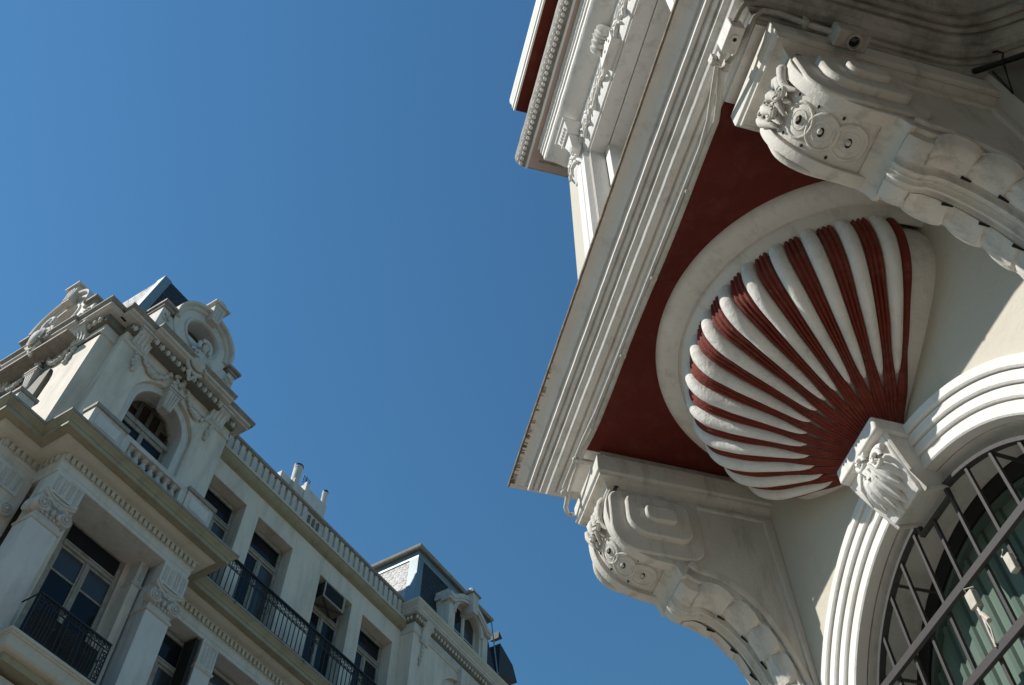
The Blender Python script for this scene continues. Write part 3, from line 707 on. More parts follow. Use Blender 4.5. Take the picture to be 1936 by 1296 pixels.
# ---------------- loose fittings on building A
def A_fittings():
    def fit(name, label, cat, base, group=None): return thing(name, label, cat, 'A', base, group)
    # painted conduit clipped along the edge of the soffit
    t = fit('conduit', 'white painted conduit clipped along the outer edge of the red soffit', 'conduit', (-2.6, 1.42, 6.27))
    def y(x): return 1.412+.004*math.sin(x*5)
    pts = [(-1.28, 1.33, 6.262), (-1.36, 1.355, 6.258), (-1.46, 1.385, 6.262)]+[(x, y(x), 6.272) for x in [-1.55-.1*i for i in range(21)]]+[(-3.68, 1.408, 6.265), (-3.78, 1.39, 6.245), (-3.95, 1.378, 6.20), (-4.12, 1.378, 6.16), (-4.19, 1.385, 6.13), (-4.225, 1.41, 6.11), (-4.215, 1.44, 6.10)]
    b = MB(); b.tube(pts, .0155, 8); b.build('pipe', M['cable'], t)
    pts = [(-1.27, 1.30, 6.255), (-1.42, 1.335, 6.262), (-1.56, 1.37, 6.275)]+[(x, 1.387, 6.284) for x in [-1.7-.15*i for i in range(13)]]+[(-3.72, 1.368, 6.265), (-3.95, 1.352, 6.222), (-4.10, 1.345, 6.20)]
    b = MB(); b.tube(pts, .0115, 7); b.build('thin_pipe', M['cable'], t)
    for x in (-1.95, -2.5, -3.05, -3.62):
        b = MB(); b.box(x-.011, x+.011, 1.396, 1.424, 6.258, 6.270); b.ell((x, 1.402, 6.266), (.016, .014, .012), 8, 6); b.build('clip', M['cable'], t)
    for x, yy, zz in ((-3.86, 1.383, 6.22), (-4.10, 1.375, 6.165)):
        b = MB(); b.box(x-.015, x+.015, yy-.03, yy+.09, zz-.012, zz+.012); b.ell((x, yy-.03, zz), (.02, .02, .02), 8, 6); b.build('clip', M['cable'], t)
    # junction box over the near console
    t = fit('junction_box', 'small white painted junction box by the near console cap', 'junction box', (-1.11, 1.30, 6.25))
    b = MB(); b.box(-1.185, -1.055, 1.272, 1.345, 6.165, 6.30); b.build('case', M['white'], t, bevel=.006)
    b = MB(); b.lathe((-1.115, 1.312, 6.166), [(.022, 0), (.022, -.008), (.010, -.008), (.010, -.001)], 14); b.build('knockout', M['white'], t)
    b = MB(); b.lathe((-1.115, 1.312, 6.160), [(.008, 0), (.008, .002)], 10); b.build('screw_hole', M['black'], t)
    # cleats below it
    t = fit('cable_cleat', 'small white cable cleats between junction box and soffit', 'cleat', (-1.25, 1.31, 6.25))
    for (x, yy) in ((-1.235, 1.30), (-1.265, 1.345), (-1.255, 1.27)):
        b = MB(); b.box(x-.02, x+.02, yy-.012, yy+.012, 6.215, 6.285); b.ell((x, yy, 6.215), (.014, .014, .012), 8, 5); b.build('cleat', M['cable'], t, bevel=.003)
    # spotlight on the end cornice and its cable
    t = fit('spotlight', 'square white spotlight with round dark lens on the stained end cornice', 'spotlight', (-.98, 1.83, 6.15))
    q = Matrix.Rotation(R(-20), 3, 'Y')
    b = MB(); b.box(-.995, -.912, 1.715, 1.875, 6.03, 6.145); b.build('case', M['dirtybox'], t, bevel=.008)
    b = MB(); b.lathe((-.953, 1.80, 6.031), [(.036, 0), (.036, -.02), (.028, -.02), (.026, -.006)], 18); b.build('bezel', M['dirtybox'], t)
    b = MB(); b.lathe((-.953, 1.80, 6.027), [(.026, 0), (.02, -.006), (0.001, -.008)], 16); b.build('lens', M['glass'], t)
    b = MB(); b.box(-.955, -.945, 1.86, 1.875, 6.146, 6.23); b.build('stay', M['iron'], t)
    t = fit('lamp_cable', 'pale cable looping from the junction box to the spotlight', 'cable', (-1.0, 1.5, 6.25))
    b = MB(); b.tube([(-1.29, 1.335, 6.255), (-1.20, 1.365, 6.245), (-1.10, 1.38, 6.25), (-1.02, 1.395, 6.28), (-.985, 1.43, 6.30), (-.972, 1.50, 6.27), (-.968, 1.58, 6.21), (-.962, 1.65, 6.15), (-.955, 1.72, 6.11)], .0135, 8); b.build('cable', M['dirtybox'], t)
    b = MB(); b.tube([(-1.06, 1.30, 6.24), (-1.01, 1.32, 6.29), (-.985, 1.345, 6.335), (-.975, 1.40, 6.36), (-.97, 1.52, 6.40)], .0135, 8); b.build('cable', M['dirtybox'], t)
    b = MB(); b.box(-.985, -.945, 1.60, 1.615, 6.16, 6.23); b.build('saddle', M['dirtybox'], t)
    # dark bracket with wire stays on the angled wall
    t = fit('wire_bracket', 'black rod with bent wire stays sticking out below the stained cornice', 'bracket', (-.93, 2.62, 6.3))
    p0 = Vector((-1.0, 2.54, 6.30)); p1 = Vector((-.62, 2.86, 6.04))
    b = MB(); b.tube([p0, p0.lerp(p1, .2), p0.lerp(p1, .45), p0.lerp(p1, .7), p1], [.017, .014, .016, .015, .018], 8); b.build('rod', M['black'], t)
    def ray(x, y, z, k): return Vector((x*k, y*k, 1.6+(z-1.6)*k))
    b = MB(); b.tube([ray(-.978, 2.7, 6.585, .975), ray(-.94, 2.7, 6.53, .97), ray(-.912, 2.7, 6.48, .97), ray(-.902, 2.7, 6.42, .97), ray(-.945, 2.7, 6.37, .96)], .0055, 6); b.build('stay', M['black'], t)
    b = MB(); b.tube([ray(-1.0, 2.7, 6.42, .955), ray(-1.015, 2.7, 6.154, .95), ray(-.94, 2.7, 6.36, .955)], .006, 6); b.build('stay', M['black'], t)
    # taped cable ends tied to the grille
    t = fit('cable_connector', 'white plastic connector with taped cable ends tied to the grille', 'connector', (-2.63, 2.65, 4.3), 'connectors tied to the grille')
    b = MB(); b.box(-2.648, -2.600, 2.635, 2.668, 4.325, 4.405); b.build('block', M['plastic'], t, bevel=.004)
    b = MB(); b.tube([(-2.628, 2.652, 4.33), (-2.612, 2.645, 4.27), (-2.622, 2.65, 4.20), (-2.628, 2.655, 4.13)], .0055, 7); b.build('wire', M['plastic'], t)
    b = MB(); b.tube([(-2.618, 2.648, 4.33), (-2.606, 2.64, 4.26), (-2.60, 2.645, 4.20), (-2.62, 2.65, 4.14)], .004, 7); b.build('wire', M['plastic'], t)
    b = MB(); b.tube([(-2.612, 2.642, 4.285), (-2.592, 2.636, 4.255), (-2.575, 2.63, 4.215)], [.009, .011, .012], 8); b.build('taped_end', M['plastic'], t)
    b = MB(); b.tube([(-2.655, 2.668, 4.418), (-2.63, 2.632, 4.424), (-2.60, 2.66, 4.42)], .003, 5); b.build('tie', M['plastic'], t)
    t = fit('cable_connector', 'white plastic connector on the second bar right of the taped cable ends', 'connector', (-2.36, 2.65, 4.33), 'connectors tied to the grille')
    b = MB(); b.box(-2.372, -2.335, 2.64, 2.668, 4.29, 4.375); b.build('block', M['plastic'], t, bevel=.004)
    b = MB(); b.tube([(-2.36, 2.652, 4.37), (-2.39, 2.66, 4.40), (-2.375, 2.67, 4.43)], .004, 6); b.build('wire', M['plastic'], t)
A_fittings()

# ================================================================== building B: grey apartment house with corner pavilion
B = thing('apartment_building', 'tall grey stucco apartment house with carved corner pavilion, iron balconies and slate mansards', 'building', 'B', (9.5, 13, 0))
YM, YT, YU, YP = 13.0, 12.12, 12.4, 12.61      # planes: middle wall, lower pavilion, upper pavilion, right pavilion
XL, YS, XF = 4.3, 12.75, 4.66                  # lower left corner, strip plane, left facade plane

def window(parent, xa, xb, za, zb, d, tr=None, bars=(), fw=.06, xf=None, m=None, mull=True, pane=None, name='window'):
    """casement: outer frame, transom at tr, central mullion, glazing bars; panes are parts of it"""
    m = m or M['wood']; pane = pane or M['glass']
    b = MB(xf); b.box(xa, xa+fw, d, d+.06, za, zb); b.box(xb-fw, xb, d, d+.06, za, zb); b.box(xa+fw, xb-fw, d, d+.06, zb-fw, zb); b.box(xa+fw, xb-fw, d, d+.06, za, za+fw)
    xc = (xa+xb)/2; top = zb-fw
    if tr: b.box(xa+fw, xb-fw, d-.02, d+.055, tr-.045, tr+.045); b.box(xa+fw, xb-fw, d-.035, d-.018, tr+.02, tr+.05)
    zt = tr-.045 if tr else top
    if mull:
        b.box(xc-.055, xc-.004, d+.005, d+.05, za+fw, zt); b.box(xc+.004, xc+.055, d+.005, d+.05, za+fw, zt); b.box(xc-.018, xc+.018, d-.012, d+.006, za+fw, zt)
    for sx in ((xa+fw, xc-.055), (xc+.055, xb-fw)) if mull else ((xa+fw, xb-fw),):
        a, c = sx
        b.box(a, a+.035, d+.01, d+.045, za+fw, zt); b.box(c-.0 if mull else c-.035, c, d+.01, d+.045, za+fw, zt) if not mull else None
        b.box(a, c, d+.012, d+.046, zt-.05, zt); b.box(a, c, d+.012, d+.046, za+fw, za+fw+.06)
        for z in bars: b.box(a, c, d+.014, d+.04, z-.016, z+.016)
    f = b.build(name, m, parent, smooth=False)
    zs = [za+fw]+list(bars)+[zt]
    for (a, c) in (((xa+fw, xc-.03), (xc+.03, xb-fw)) if mull else ((xa+fw, xb-fw),)):
        for z0, z1 in zip(zs, zs[1:]):
            q = MB(xf); q.box(a, c, d+.03, d+.036, z0, z1); q.build('pane', M['glasscurt'] if random.random() < .3 else pane, f, smooth=False)
    if tr:
        q = MB(xf); q.box(xa+fw, xb-fw, d+.03, d+.036, tr+.04, top); q.build('pane', pane, f, smooth=False)
    return f

def chain(pts, r, n):     # points along a hanging swag
    out = []
    for i in range(n+1):
        t = i/n*(len(pts)-1); k = min(int(t), len(pts)-2); a, b = Vector(pts[k]), Vector(pts[k+1]); out.append(tuple(a.lerp(b, t-k)))
    return out

def B_shell():
    # carcass behind the facades
    b = MB(); b.box(XL+.35, 19.4, 13.9, 24, 0, 17.4); b.build('inner_wall', M['bdark'], B, smooth=False)
    b = MB()
    b.panel(8.15, 15.215, 14.14, 17.55, [(8.445, 9.515, 14.16, 16.98), (9.92, 11.10, 14.16, 16.98), (12.10, 13.30, 14.16, 16.98), (13.72, 14.92, 14.16, 16.98)], YM, .34)
    b.build('wall', M['bwall'], B, smooth=False)
    b = MB(); b.box(XL, 19.5, 13.36, 24, 17.50, 17.56); b.build('roof', M['bcap'], B, smooth=False)
B_shell()

# ---------------- the lower order: pilasters, entablature, cornice
CORN = [(-.02, 13.40), (0, 13.40), (0, 13.48), (.012, 13.49), (.012, 13.612), (.03, 13.628), (.03, 13.64)]
def B_entablature():
    path = [(XL, 24), (XL, YS), (5.07, YS), (5.07, YT), (8.16, YT), (8.16, YM), (15.215, YM), (15.215, YP), (19.5, YP), (19.5, 20)]
    b = MB(); b.sweep(path, [(-.25, 13.42), (0, 13.42), (0, 13.50), (.012, 13.505), (.012, 13.625), (.03, 13.64), (.03, 13.775), (-.25, 13.775)]); b.build('architrave', M['bwhite'], B, smooth=False)
    b = MB(); b.sweep(path, [(-.25, 13.777), (.085, 13.777), (.088, 13.79), (.105, 13.793), (.125, 13.80), (.165, 13.815), (.215, 13.842), (.25, 13.872), (.265, 13.888), (.268, 13.903), (-.25, 13.903)]); b.build('cyma', M['bcyma'], B, ang=30)
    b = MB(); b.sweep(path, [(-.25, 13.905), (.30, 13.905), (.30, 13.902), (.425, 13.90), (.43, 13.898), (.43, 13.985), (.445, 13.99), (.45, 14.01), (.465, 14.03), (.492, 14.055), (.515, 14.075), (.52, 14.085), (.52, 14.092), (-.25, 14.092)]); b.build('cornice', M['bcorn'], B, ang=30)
    b = MB(); b.sweep(path, [(-.25, 14.094), (.532, 14.094), (.535, 14.142), (-.25, 14.15)]); b.build('cornice_cap', M['bcap'], B, smooth=False)
    b = MB()
    def dent(p, q, nx, ny):
        L_ = math.dist(p, q); n = int(L_/.112)
        for i in range(n):
            t = (i+.5)/n; x, y = p[0]+(q[0]-p[0])*t, p[1]+(q[1]-p[1])*t; dx, dy = (q[0]-p[0])/L_*.034, (q[1]-p[1])/L_*.034
            x0, x1 = sorted((x-dx+nx*.028, x+dx+nx*.082)); y0, y1 = sorted((y-dy+ny*.028, y+dy+ny*.082))
            b.box(x0, x1, y0, y1, 13.655, 13.7755)
    dent((5.07-.03, YT), (8.16+.03, YT), 0, -1); dent((8.28, YM), (15.1, YM), 0, -1); dent((XL-.03, YS), (4.98, YS), 0, -1); dent((5.07, 12.66), (5.07, YT+.02), -1, 0); dent((XL, 16), (XL, YS+.02), -1, 0)
    o = b.build('dentil_row', M['bcyma'], B, smooth=False); o['kind'] = 'stuff'
    # deck above the projecting cornice
    b = MB(); b.prism([(XL-.4, 18), (XL-.4, YS-.4), (5.07-.4, YS-.4), (5.07-.4, YT-.45), (8.6, YT-.45), (8.6, 12.55), (15.2, 12.55), (15.2, 14), (5, 18)], 'xy', 14.05, 14.1415); b.build('terrace', M['bcap'], B, smooth=False)
B_entablature()

def fluted_block(par, x0, x1, yf, yb, z0, z1, n, side=True):
    b = MB(); b.box(x0, x1, yf+.012, yb, z0, z1)
    g = .045; w_ = ((x1-x0)-g)/n
    b.box(x0, x1, yf, yf+.014, z1-.06, z1); b.box(x0, x1, yf, yf+.014, z0, z0+.05)
    for i in range(n+1):
        xx = x0+i*w_; b.box(xx, xx+g, yf, yf+.014, z0+.05, z1-.06)
    o = b.build('fluted_block', M['bwhite'], par, smooth=False)
    b = MB()
    for i in range(n):
        xc = x0+g+(w_-g)/2+i*w_
        for j in range(6): b.ell((xc, yf+.008, z0+.09+j*(z1-z0-.19)/5), ((w_-g)*.30, .012, (z1-z0)/17), 6, 4)
    q = b.build('bead_chain', M['btrim'], o, ang=60); q['kind'] = 'stuff'
    return o

def pilaster(x0, x1, yf, yb, left_return=False, z0=8.6):
    b = MB(); b.box(x0, x1, yf, yb, z0, 12.36); p = b.build('pilaster', M['bwhite'], B, smooth=False, bevel=.006)
    path = [(x0, yb), (x0, yf), (x1, yf), (x1, yb)]
    b = MB(); b.sweep(path, [(-.05, 12.362), (.012, 12.362), (.03, 12.375), (.034, 12.392), (.018, 12.402), (.016, 12.425), (-.05, 12.43)]); b.build('necking', M['btrim'], p, ang=30)
    b = MB(); b.box(x0+.01, x1-.01, yf+.012, yb, 12.43, 12.99); b.build('capital_core', M['btrim'], p, smooth=False)
    # abacus with a dip in the middle, volutes, egg-and-dart
    b = MB()
    def ab(u, v):
        x = x0-.05+(x1-x0+.10)*u; sag = .075*(1-(2*u-1)**2); zz = [12.86, 12.87, 12.915, 12.925, 12.955][int(round(v*4))]; o = [.0, .055, .062, .085, .085][int(round(v*4))]
        return (x, yf-o+.05*math.sin(math.pi*u), zz-sag+.035)
    b.grid(ab, 14, 4); b.build('abacus', M['btrim'], p, ang=30)
    for xc, sg in ((x0+.03, -1), (x1-.03, 1)):
        b = MB()
        b.lathe((xc, yf, 12.66), [(.125, -.10), (.13, .03), (.118, .065), (.100, .072), (.094, .055), (.080, .052), (.072, .075), (.055, .082), (.048, .062), (.036, .062), (.032, .095), (.014, .104), (.0, .105)], 20, axis='y')
        b.build('volute', M['btrim'], p, ang=40)
        # scroll band rising from the volute to the middle
        b = MB(); b.tube([(xc-sg*.02, yf-.055, 12.785), (xc-sg*.10, yf-.06, 12.80), (xc-sg*.18, yf-.055, 12.765), ((x0+x1)/2+sg*.03, yf-.05, 12.745)], [.022, .022, .018, .014], 7); b.build('scroll_band', M['btrim'], p)
    b = MB(); xm = (x0+x1)/2
    for i in range(-1, 2): b.ell((xm+i*.115, yf-.03, 12.645), (.04, .045, .065), 8, 6)
    for i in range(5): b.ell((xm-.16+i*.08, yf-.018, 12.55), (.028, .026, .022), 6, 4)
    for k in range(6): a = k*math.pi/3; b.ell((xm+.034*math.cos(a), yf-.05, 12.80+.034*math.sin(a)), (.024, .02, .024), 6, 4)
    b.ell((xm, yf-.06, 12.80), (.02, .024, .02), 6, 4)
    o = b.build('egg_moulding', M['btrim'], p, ang=60); o['kind'] = 'stuff'
    fluted_block(p, x0, x1+.06, yf-.012, yb, 12.99, 13.418, 4)
    return p
pilaster(5.09, 5.62, YT, 12.55); pilaster(7.60, 8.13, YT, 12.55)

def B_lower():
    # strip bay with its own block and half capital at the far left
    b = MB(); b.box(XL, 5.1, YS, 13.3, 8, 13.42); b.build('wall', M['bwall'], B, smooth=False)
    b = MB(); b.panel(5.1, 8.14, 7.5, 13.42, [(5.66, 7.60, 10.35, 13.418)], 12.30, .5); b.build('wall', M['bwhite'], B, smooth=False)
    b = MB(); b.box(5.09, 5.62, YT+.003, 12.4, 7, 8.6); b.box(7.60, 8.13, YT+.003, 12.4, 7, 8.6); b.box(5.6, 7.62, 12.2, 12.42, 7.4, 10.0); b.build('pedestal_wall', M['bwhite'], B, smooth=False)
    b = MB(); b.panel(5.6, 7.7, 10.2, 13.6, [(5.98, 7.28, 10.35, 13.50)], 12.74, .08); b.build('window_wall', M['bwall'], B, smooth=False)
    b = MB(); b.box(8.13, 8.14, YT+.01, 13.1, 7, 13.42); b.build('pavilion_side', M['bwall'], B, smooth=False)
    # recess jamb piers with their little fluted blocks
    for x0, x1 in ((5.66, 5.84), (7.38, 7.555)):
        b = MB(); b.box(x0, x1, 12.48, 12.76, 10.2, 12.93); b.build('jamb_pier', M['bwall'], B, smooth=False)
        b = MB(); b.sweep([(x0, 12.76), (x0, 12.48), (x1, 12.48), (x1, 12.76)], [(-.03, 12.90), (.01, 12.90), (.026, 12.93), (.03, 12.95), (.012, 12.965), (-.03, 12.965)]); b.build('jamb_cap', M['btrim'], B, ang=30)
        fluted_block(B, x0, x1, 12.468, 12.76, 12.966, 13.419, 1)
    window(B, 6.0, 7.27, 10.4, 13.47, 12.79, tr=12.97, bars=(12.42,), fw=.07)
    b = MB(); b.beads([(6.0+i*.06, 12.77, 13.53+random.uniform(-.02, .02)) for i in range(22)], .03, jit=.7); o = b.build('crumbled_lintel', M['bdark'], B); o['kind'] = 'stuff'
    # small balcony slab
    pr = [(-.4, 10.17), (0, 10.17), (.03, 10.185), (.05, 10.21), (.058, 10.37), (.075, 10.375), (.078, 10.40), (.1, 10.41), (.1, 10.455), (-.4, 10.46)]
    b = MB(); b.sweep([(5.63, 12.3), (5.63, 11.92), (7.55, 11.92), (7.55, 12.3)], pr); b.build('balcony_slab', M['bcyma'], B, ang=30)
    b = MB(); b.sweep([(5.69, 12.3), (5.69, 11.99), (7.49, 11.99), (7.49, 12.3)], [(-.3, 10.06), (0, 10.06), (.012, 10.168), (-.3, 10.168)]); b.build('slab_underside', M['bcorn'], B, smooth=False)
    b = MB(); b.box(5.62, 7.6, 12.1, 12.31, 9.55, 9.72); b.build('string_course', M['bcorn'], B, smooth=False)
    # wrought iron guard: bulging panels with scroll borders
    Y = 11.88; x0, x1, z0, z1 = 5.71, 7.13, 10.50, 11.20
    b = MB(); b.box(x0, x1, Y-.02, Y+.012, z1-.02, z1+.008); b.box(x0, x1, Y-.009, Y+.009, z1-.13, z1-.115); b.box(x0, x1, Y-.009, Y+.009, z0, z0+.016); b.box(x0, x0+.02, Y-.01, Y+.01, z0-.03, z1); b.box(x1-.02, x1, Y-.01, Y+.01, z0-.03, z1)
    b.box(x0+.10, x0+.112, Y-.008, Y+.008, z0, z1-.12); b.box(x1-.112, x1-.10, Y-.008, Y+.008, z0, z1-.12); b.bar((x0, Y, z1), (x0, 12.3, z1), .02)
    g = b.build('balcony_guard', M['iron'], B, smooth=False, label='black wrought iron guard with round medallion before the lower window')
    b = MB()
    def scroll(xc, zc, r, horizontal, flip):
        pts = []
        for i in range(14):
            t = i/13*2.6*math.pi; rr = r*(1-.7*i/13); a = t+(0 if flip else math.pi); pts.append((xc+rr*math.cos(a), Y, zc+rr*math.sin(a)*(1 if flip else -1)))
        b.tube(pts, .010, 5)
    n = 17
    for i in range(n): scroll(x0+.06+(x1-x0-.12)*i/(n-1), z1-.067, .040, True, i % 2)
    for i in range(7):
        for xx in (x0+.056, x1-.056): scroll(xx, z0+.05+i*.075, .036, False, i % 2)
    o = b.build('scroll_border', M['iron'], g); o['kind'] = 'stuff'
    for i in range(5):
        for k, xs in enumerate((x0+.17, x1-.17-.232)):
            xx = xs+i*.058; b = MB(); b.tube([(xx, Y, z0+.02), (xx, Y-.02, z0+.18), (xx, Y-.006, z1-.12)], .010, 5)
            if i % 2 == 0: b.ell((xx+.035, Y, z0+.32), (.03, .01, .03), 8, 5)
            b.build('bar', M['iron'], g)
    for xx in (x0+.52, x0+.60, x1-.60, x1-.52):
        b = MB(); b.tube([(xx, Y, z1-.12), (xx, Y-.03, z0+.25), (xx, Y-.045, z0+.02), (xx, Y-.02, z0-.05)], .011, 6); b.build('standard', M['iron'], g)
    b = MB(); xm = (x0+x1)/2
    for r_ in (.155, .12, .075, .04): b.tube([(xm+r_*math.cos(2*math.pi*i/20), Y-.012, z0+.31+r_*1.05*math.sin(2*math.pi*i/20)) for i in range(21)], .008, 5, caps=False)
    for a in range(8): b.bar((xm+.04*math.cos(a*.785), Y-.012, z0+.31+.04*math.sin(a*.785)), (xm+.155*math.cos(a*.785+.4), Y-.012, z0+.31+.155*math.sin(a*.785+.4)), .009)
    b.box(xm-.006, xm+.006, Y-.01, Y+.01, z0-.09, z0+.15); b.box(xm-.06, xm+.06, Y-.01, Y+.01, z0-.045, z0-.03)
    b.build('medallion', M['iron'], g)
    b = MB(); b.box(x0+.1, x1-.1, Y+.12, Y+.13, z0+.02, z1-.13); b.build('backing_mesh', M['shutdark'], g, smooth=False)
    # lower storey of the middle part
    b = MB(); b.panel(8.14, 15.215, 7.5, 13.42, [(8.42, 9.53, 8, 13.418), (9.945, 11.45, 8, 13.418), (11.87, 13.3, 8, 13.418)], YM+.02, .4); b.build('wall', M['bwhite'], B, smooth=False)
    for x0 in (9.53, 11.45, 13.3):
        b = MB(); b.box(x0, x0+.42, YM-.03, 13.3, 8, 12.84); pz = b.build('pier', M['bwhite'], B, smooth=False, bevel=.006)
        b = MB(); b.sweep([(x0, 13.3), (x0, YM-.03), (x0+.42, YM-.03), (x0+.42, 13.3)], [(-.03, 12.80), (.012, 12.80), (.03, 12.83), (.035, 12.855), (.015, 12.87), (-.03, 12.87)]); b.build('pier_cap', M['btrim'], pz, ang=30)
        fluted_block(pz, x0, x0+.42, YM-.042, 13.3, 12.871, 13.419, 2)
    for xa, xb in ((8.43, 9.5), (9.96, 11.44), (11.88, 13.29)):
        window(B, xa, xb, 9, 13.36, 13.33, tr=12.72 if xa < 9 else 12.95, bars=(11.5,), fw=.075, pane=M['glass'] if xa < 9 else M['glasscurt'])
    for k in range(3):
        b = MB(); b.box(9.40+k*.032, 9.424+k*.032, 13.0+.012*k, 13.31, 9, 13.36); b.build('folded_shutter', M['shutdark'], B, smooth=False, bevel=.003)
B_lower()

# ---------------- iron railing of the middle balcony
def B_railing():
    Y = 12.535; x0, x1, z0, z1 = 8.66, 15.19, 14.15, 15.03
    b = MB(); b.box(x0, x1, Y-.026, Y+.026, z1-.022, z1+.012); b.box(x0, x1, Y-.008, Y+.008, z1-.255, z1-.238); b.box(x0, x1, Y-.008, Y+.008, z1-.06, z1-.048); b.box(x0, x1, Y-.008, Y+.008, z0+.05, z0+.066)
    b.bar((x0, Y, z1-.01), (x0, 13.0, z1-.01), .03)
    g = b.build('balcony_railing', M['iron'], B, smooth=False, label='long black balcony railing with a band of scrolls')
    n = 52
    proto = None
    for i in range(n+1):
        x = x0+.01+(x1-x0-.02)*i/n
        if proto is None:
            q = MB(); q.box(x-.008, x+.008, Y-.008, Y+.008, z0-.01, z1-.02); proto = q.build('bar', M['iron'], g, smooth=False)
        else: copy(proto, (x-(x0+.01), 0, 0))
    q = MB(); xs = x0+.01+(x1-x0-.02)/n/2
    for zc, sg in ((z1-.10, 1), (z1-.195, -1)):
        q.tube([(xs+.042*(1-.65*i/13)*math.cos(i/13*8+(0 if sg > 0 else math.pi)), Y, zc+sg*.042*(1-.65*i/13)*math.sin(i/13*8)) for i in range(14)], .0075, 5)
    q.ell((xs, Y, z0+.33), (.0, .0, .0), 4, 3) if False else None
    sp = q.build('scroll', M['iron'], g)
    for i in range(1, n): copy(sp, ((x1-x0-.02)/n*i, 0, 0))
    q = MB()
    for k in range(5):
        x = x0+.3+k*1.45
        q.tube([(x+.09*math.cos(a), Y, z0+.42+.16*math.sin(a)) for a in [j*math.pi/10 for j in range(21)]], .008, 5, caps=False); q.ell((x, Y, z0+.42), (.03, .012, .03), 7, 5)
    o = q.build('oval_motif', M['iron'], g); o['kind'] = 'stuff'
    for k in range(3):
        q = MB(); x = x0+.9+2.1*k; q.tube([(x, Y, z0), (x+.01, Y-.09, z0-.05), (x+.01, Y-.1, z0-.13)], .007, 5); q.build('drain_rod', M['iron'], g)
B_railing()

for i, (xa, xb) in enumerate(((8.46, 9.50), (9.935, 11.085), (12.115, 13.285), (13.735, 14.905))):
    window(B, xa, xb, 14.2, 16.965, 13.30, tr=16.36, fw=.075)
    b = MB(); b.box(xa+.05, xb-.05, 13.27, 13.30, 16.86, 16.96); b.build('window_head', M['wood'], B, smooth=False)

# ---------------- top cornice and blind balustrade of the middle part
def B_top():
    path = [(8.055, YM), (15.215, YM)]
    b = MB(); b.sweep(path, [(-.3, 17.49), (0, 17.49), (.012, 17.50), (.05, 17.51), (.10, 17.535), (.15, 17.58), (.175, 17.63), (.18, 17.66), (-.3, 17.66)]); b.build('cornice', M['bcorn'], B, ang=40)
    b = MB(); b.sweep(path, [(-.3, 17.662), (.205, 17.662), (.21, 17.72), (.19, 17.735), (.165, 17.74), (-.3, 17.74)]); b.build('cornice_fillet', M['bcyma'], B, smooth=False)
    b = MB(); b.box(8.055, 15.2, 12.875, 13.3, 17.741, 18.15); b.build('parapet', M['btrim'], B, smooth=False)
    b = MB(); b.sweep(path, [(-.3, 18.152), (.165, 18.152), (.175, 18.165), (.21, 18.17), (.215, 18.235), (-.3, 18.24)]); b.build('coping', M['bcap'], B, smooth=False)
    # flat balusters standing proud of the parapet
    proto = None; n = 0
    for i in range(35):
        x = 8.16+i*.2
        if i in (15, 16, 17): continue
        if proto is None:
            q = MB(); q.box(x, x+.112, 12.825, 12.874, 17.786, 18.148); proto = q.build('baluster', M['btrim'], B, smooth=False); X0 = x
            q = MB(); q.box(x-.01, x+.122, 12.818, 12.8745, 17.7415, 17.785); q.build('baluster_foot', M['btrim'], proto, smooth=False)
        else: copy(proto, (x-X0, 0, 0))
    for x in (11.18, 11.34, 11.50):
        q = MB(); q.box(x, x+.075, 12.845, 12.879, 17.80, 18.03); q.lathe((x+.0375, 12.845+.017, 18.03), [(.0375, -.017), (.0375, .017)], 14, axis='y'); q.build('open_slot', M['bdark'], B, smooth=False)
    # chimney stacks and pipes on the roof
    b = MB(); b.box(11.72, 12.12, 15.0, 15.9, 17.3, 21.35); st = b.build('chimney', M['bwhite'], B, smooth=False)
    b = MB(); b.box(12.13, 12.62, 14.95, 16.2, 17.3, 21.36); b.box(12.62, 13.60, 15.0, 16.2, 17.3, 21.62); b.box(12.60, 12.74, 14.9, 15.0, 17.3, 21.66); b.build('chimney', M['bwhite'], B, smooth=False)
    b = MB(); b.box(12.135, 12.30, 14.88, 14.95, 17.3, 21.38); b.build('chimney_face', M['btrim'], st, smooth=False)
    for x, y, z0, z1, r in ((12.24, 15.0, 21.3, 21.98, .135), (13.52, 15.1, 21.2, 22.16, .085)):
        b = MB(); b.lathe((x, y, 0), [(r*.92, z0), (r*.92, z1-.12), (r, z1-.11), (r, z1-.04)], 14); q = b.build('flue_pipe', M['bwhite'], B)
        b = MB(); b.lathe((x, y, 0), [(r*1.06, z1-.04), (r*1.1, z1), (r*.9, z1+.04), (.01, z1+.045)], 14); b.build('cowl', M['iron'], q)
B_top()

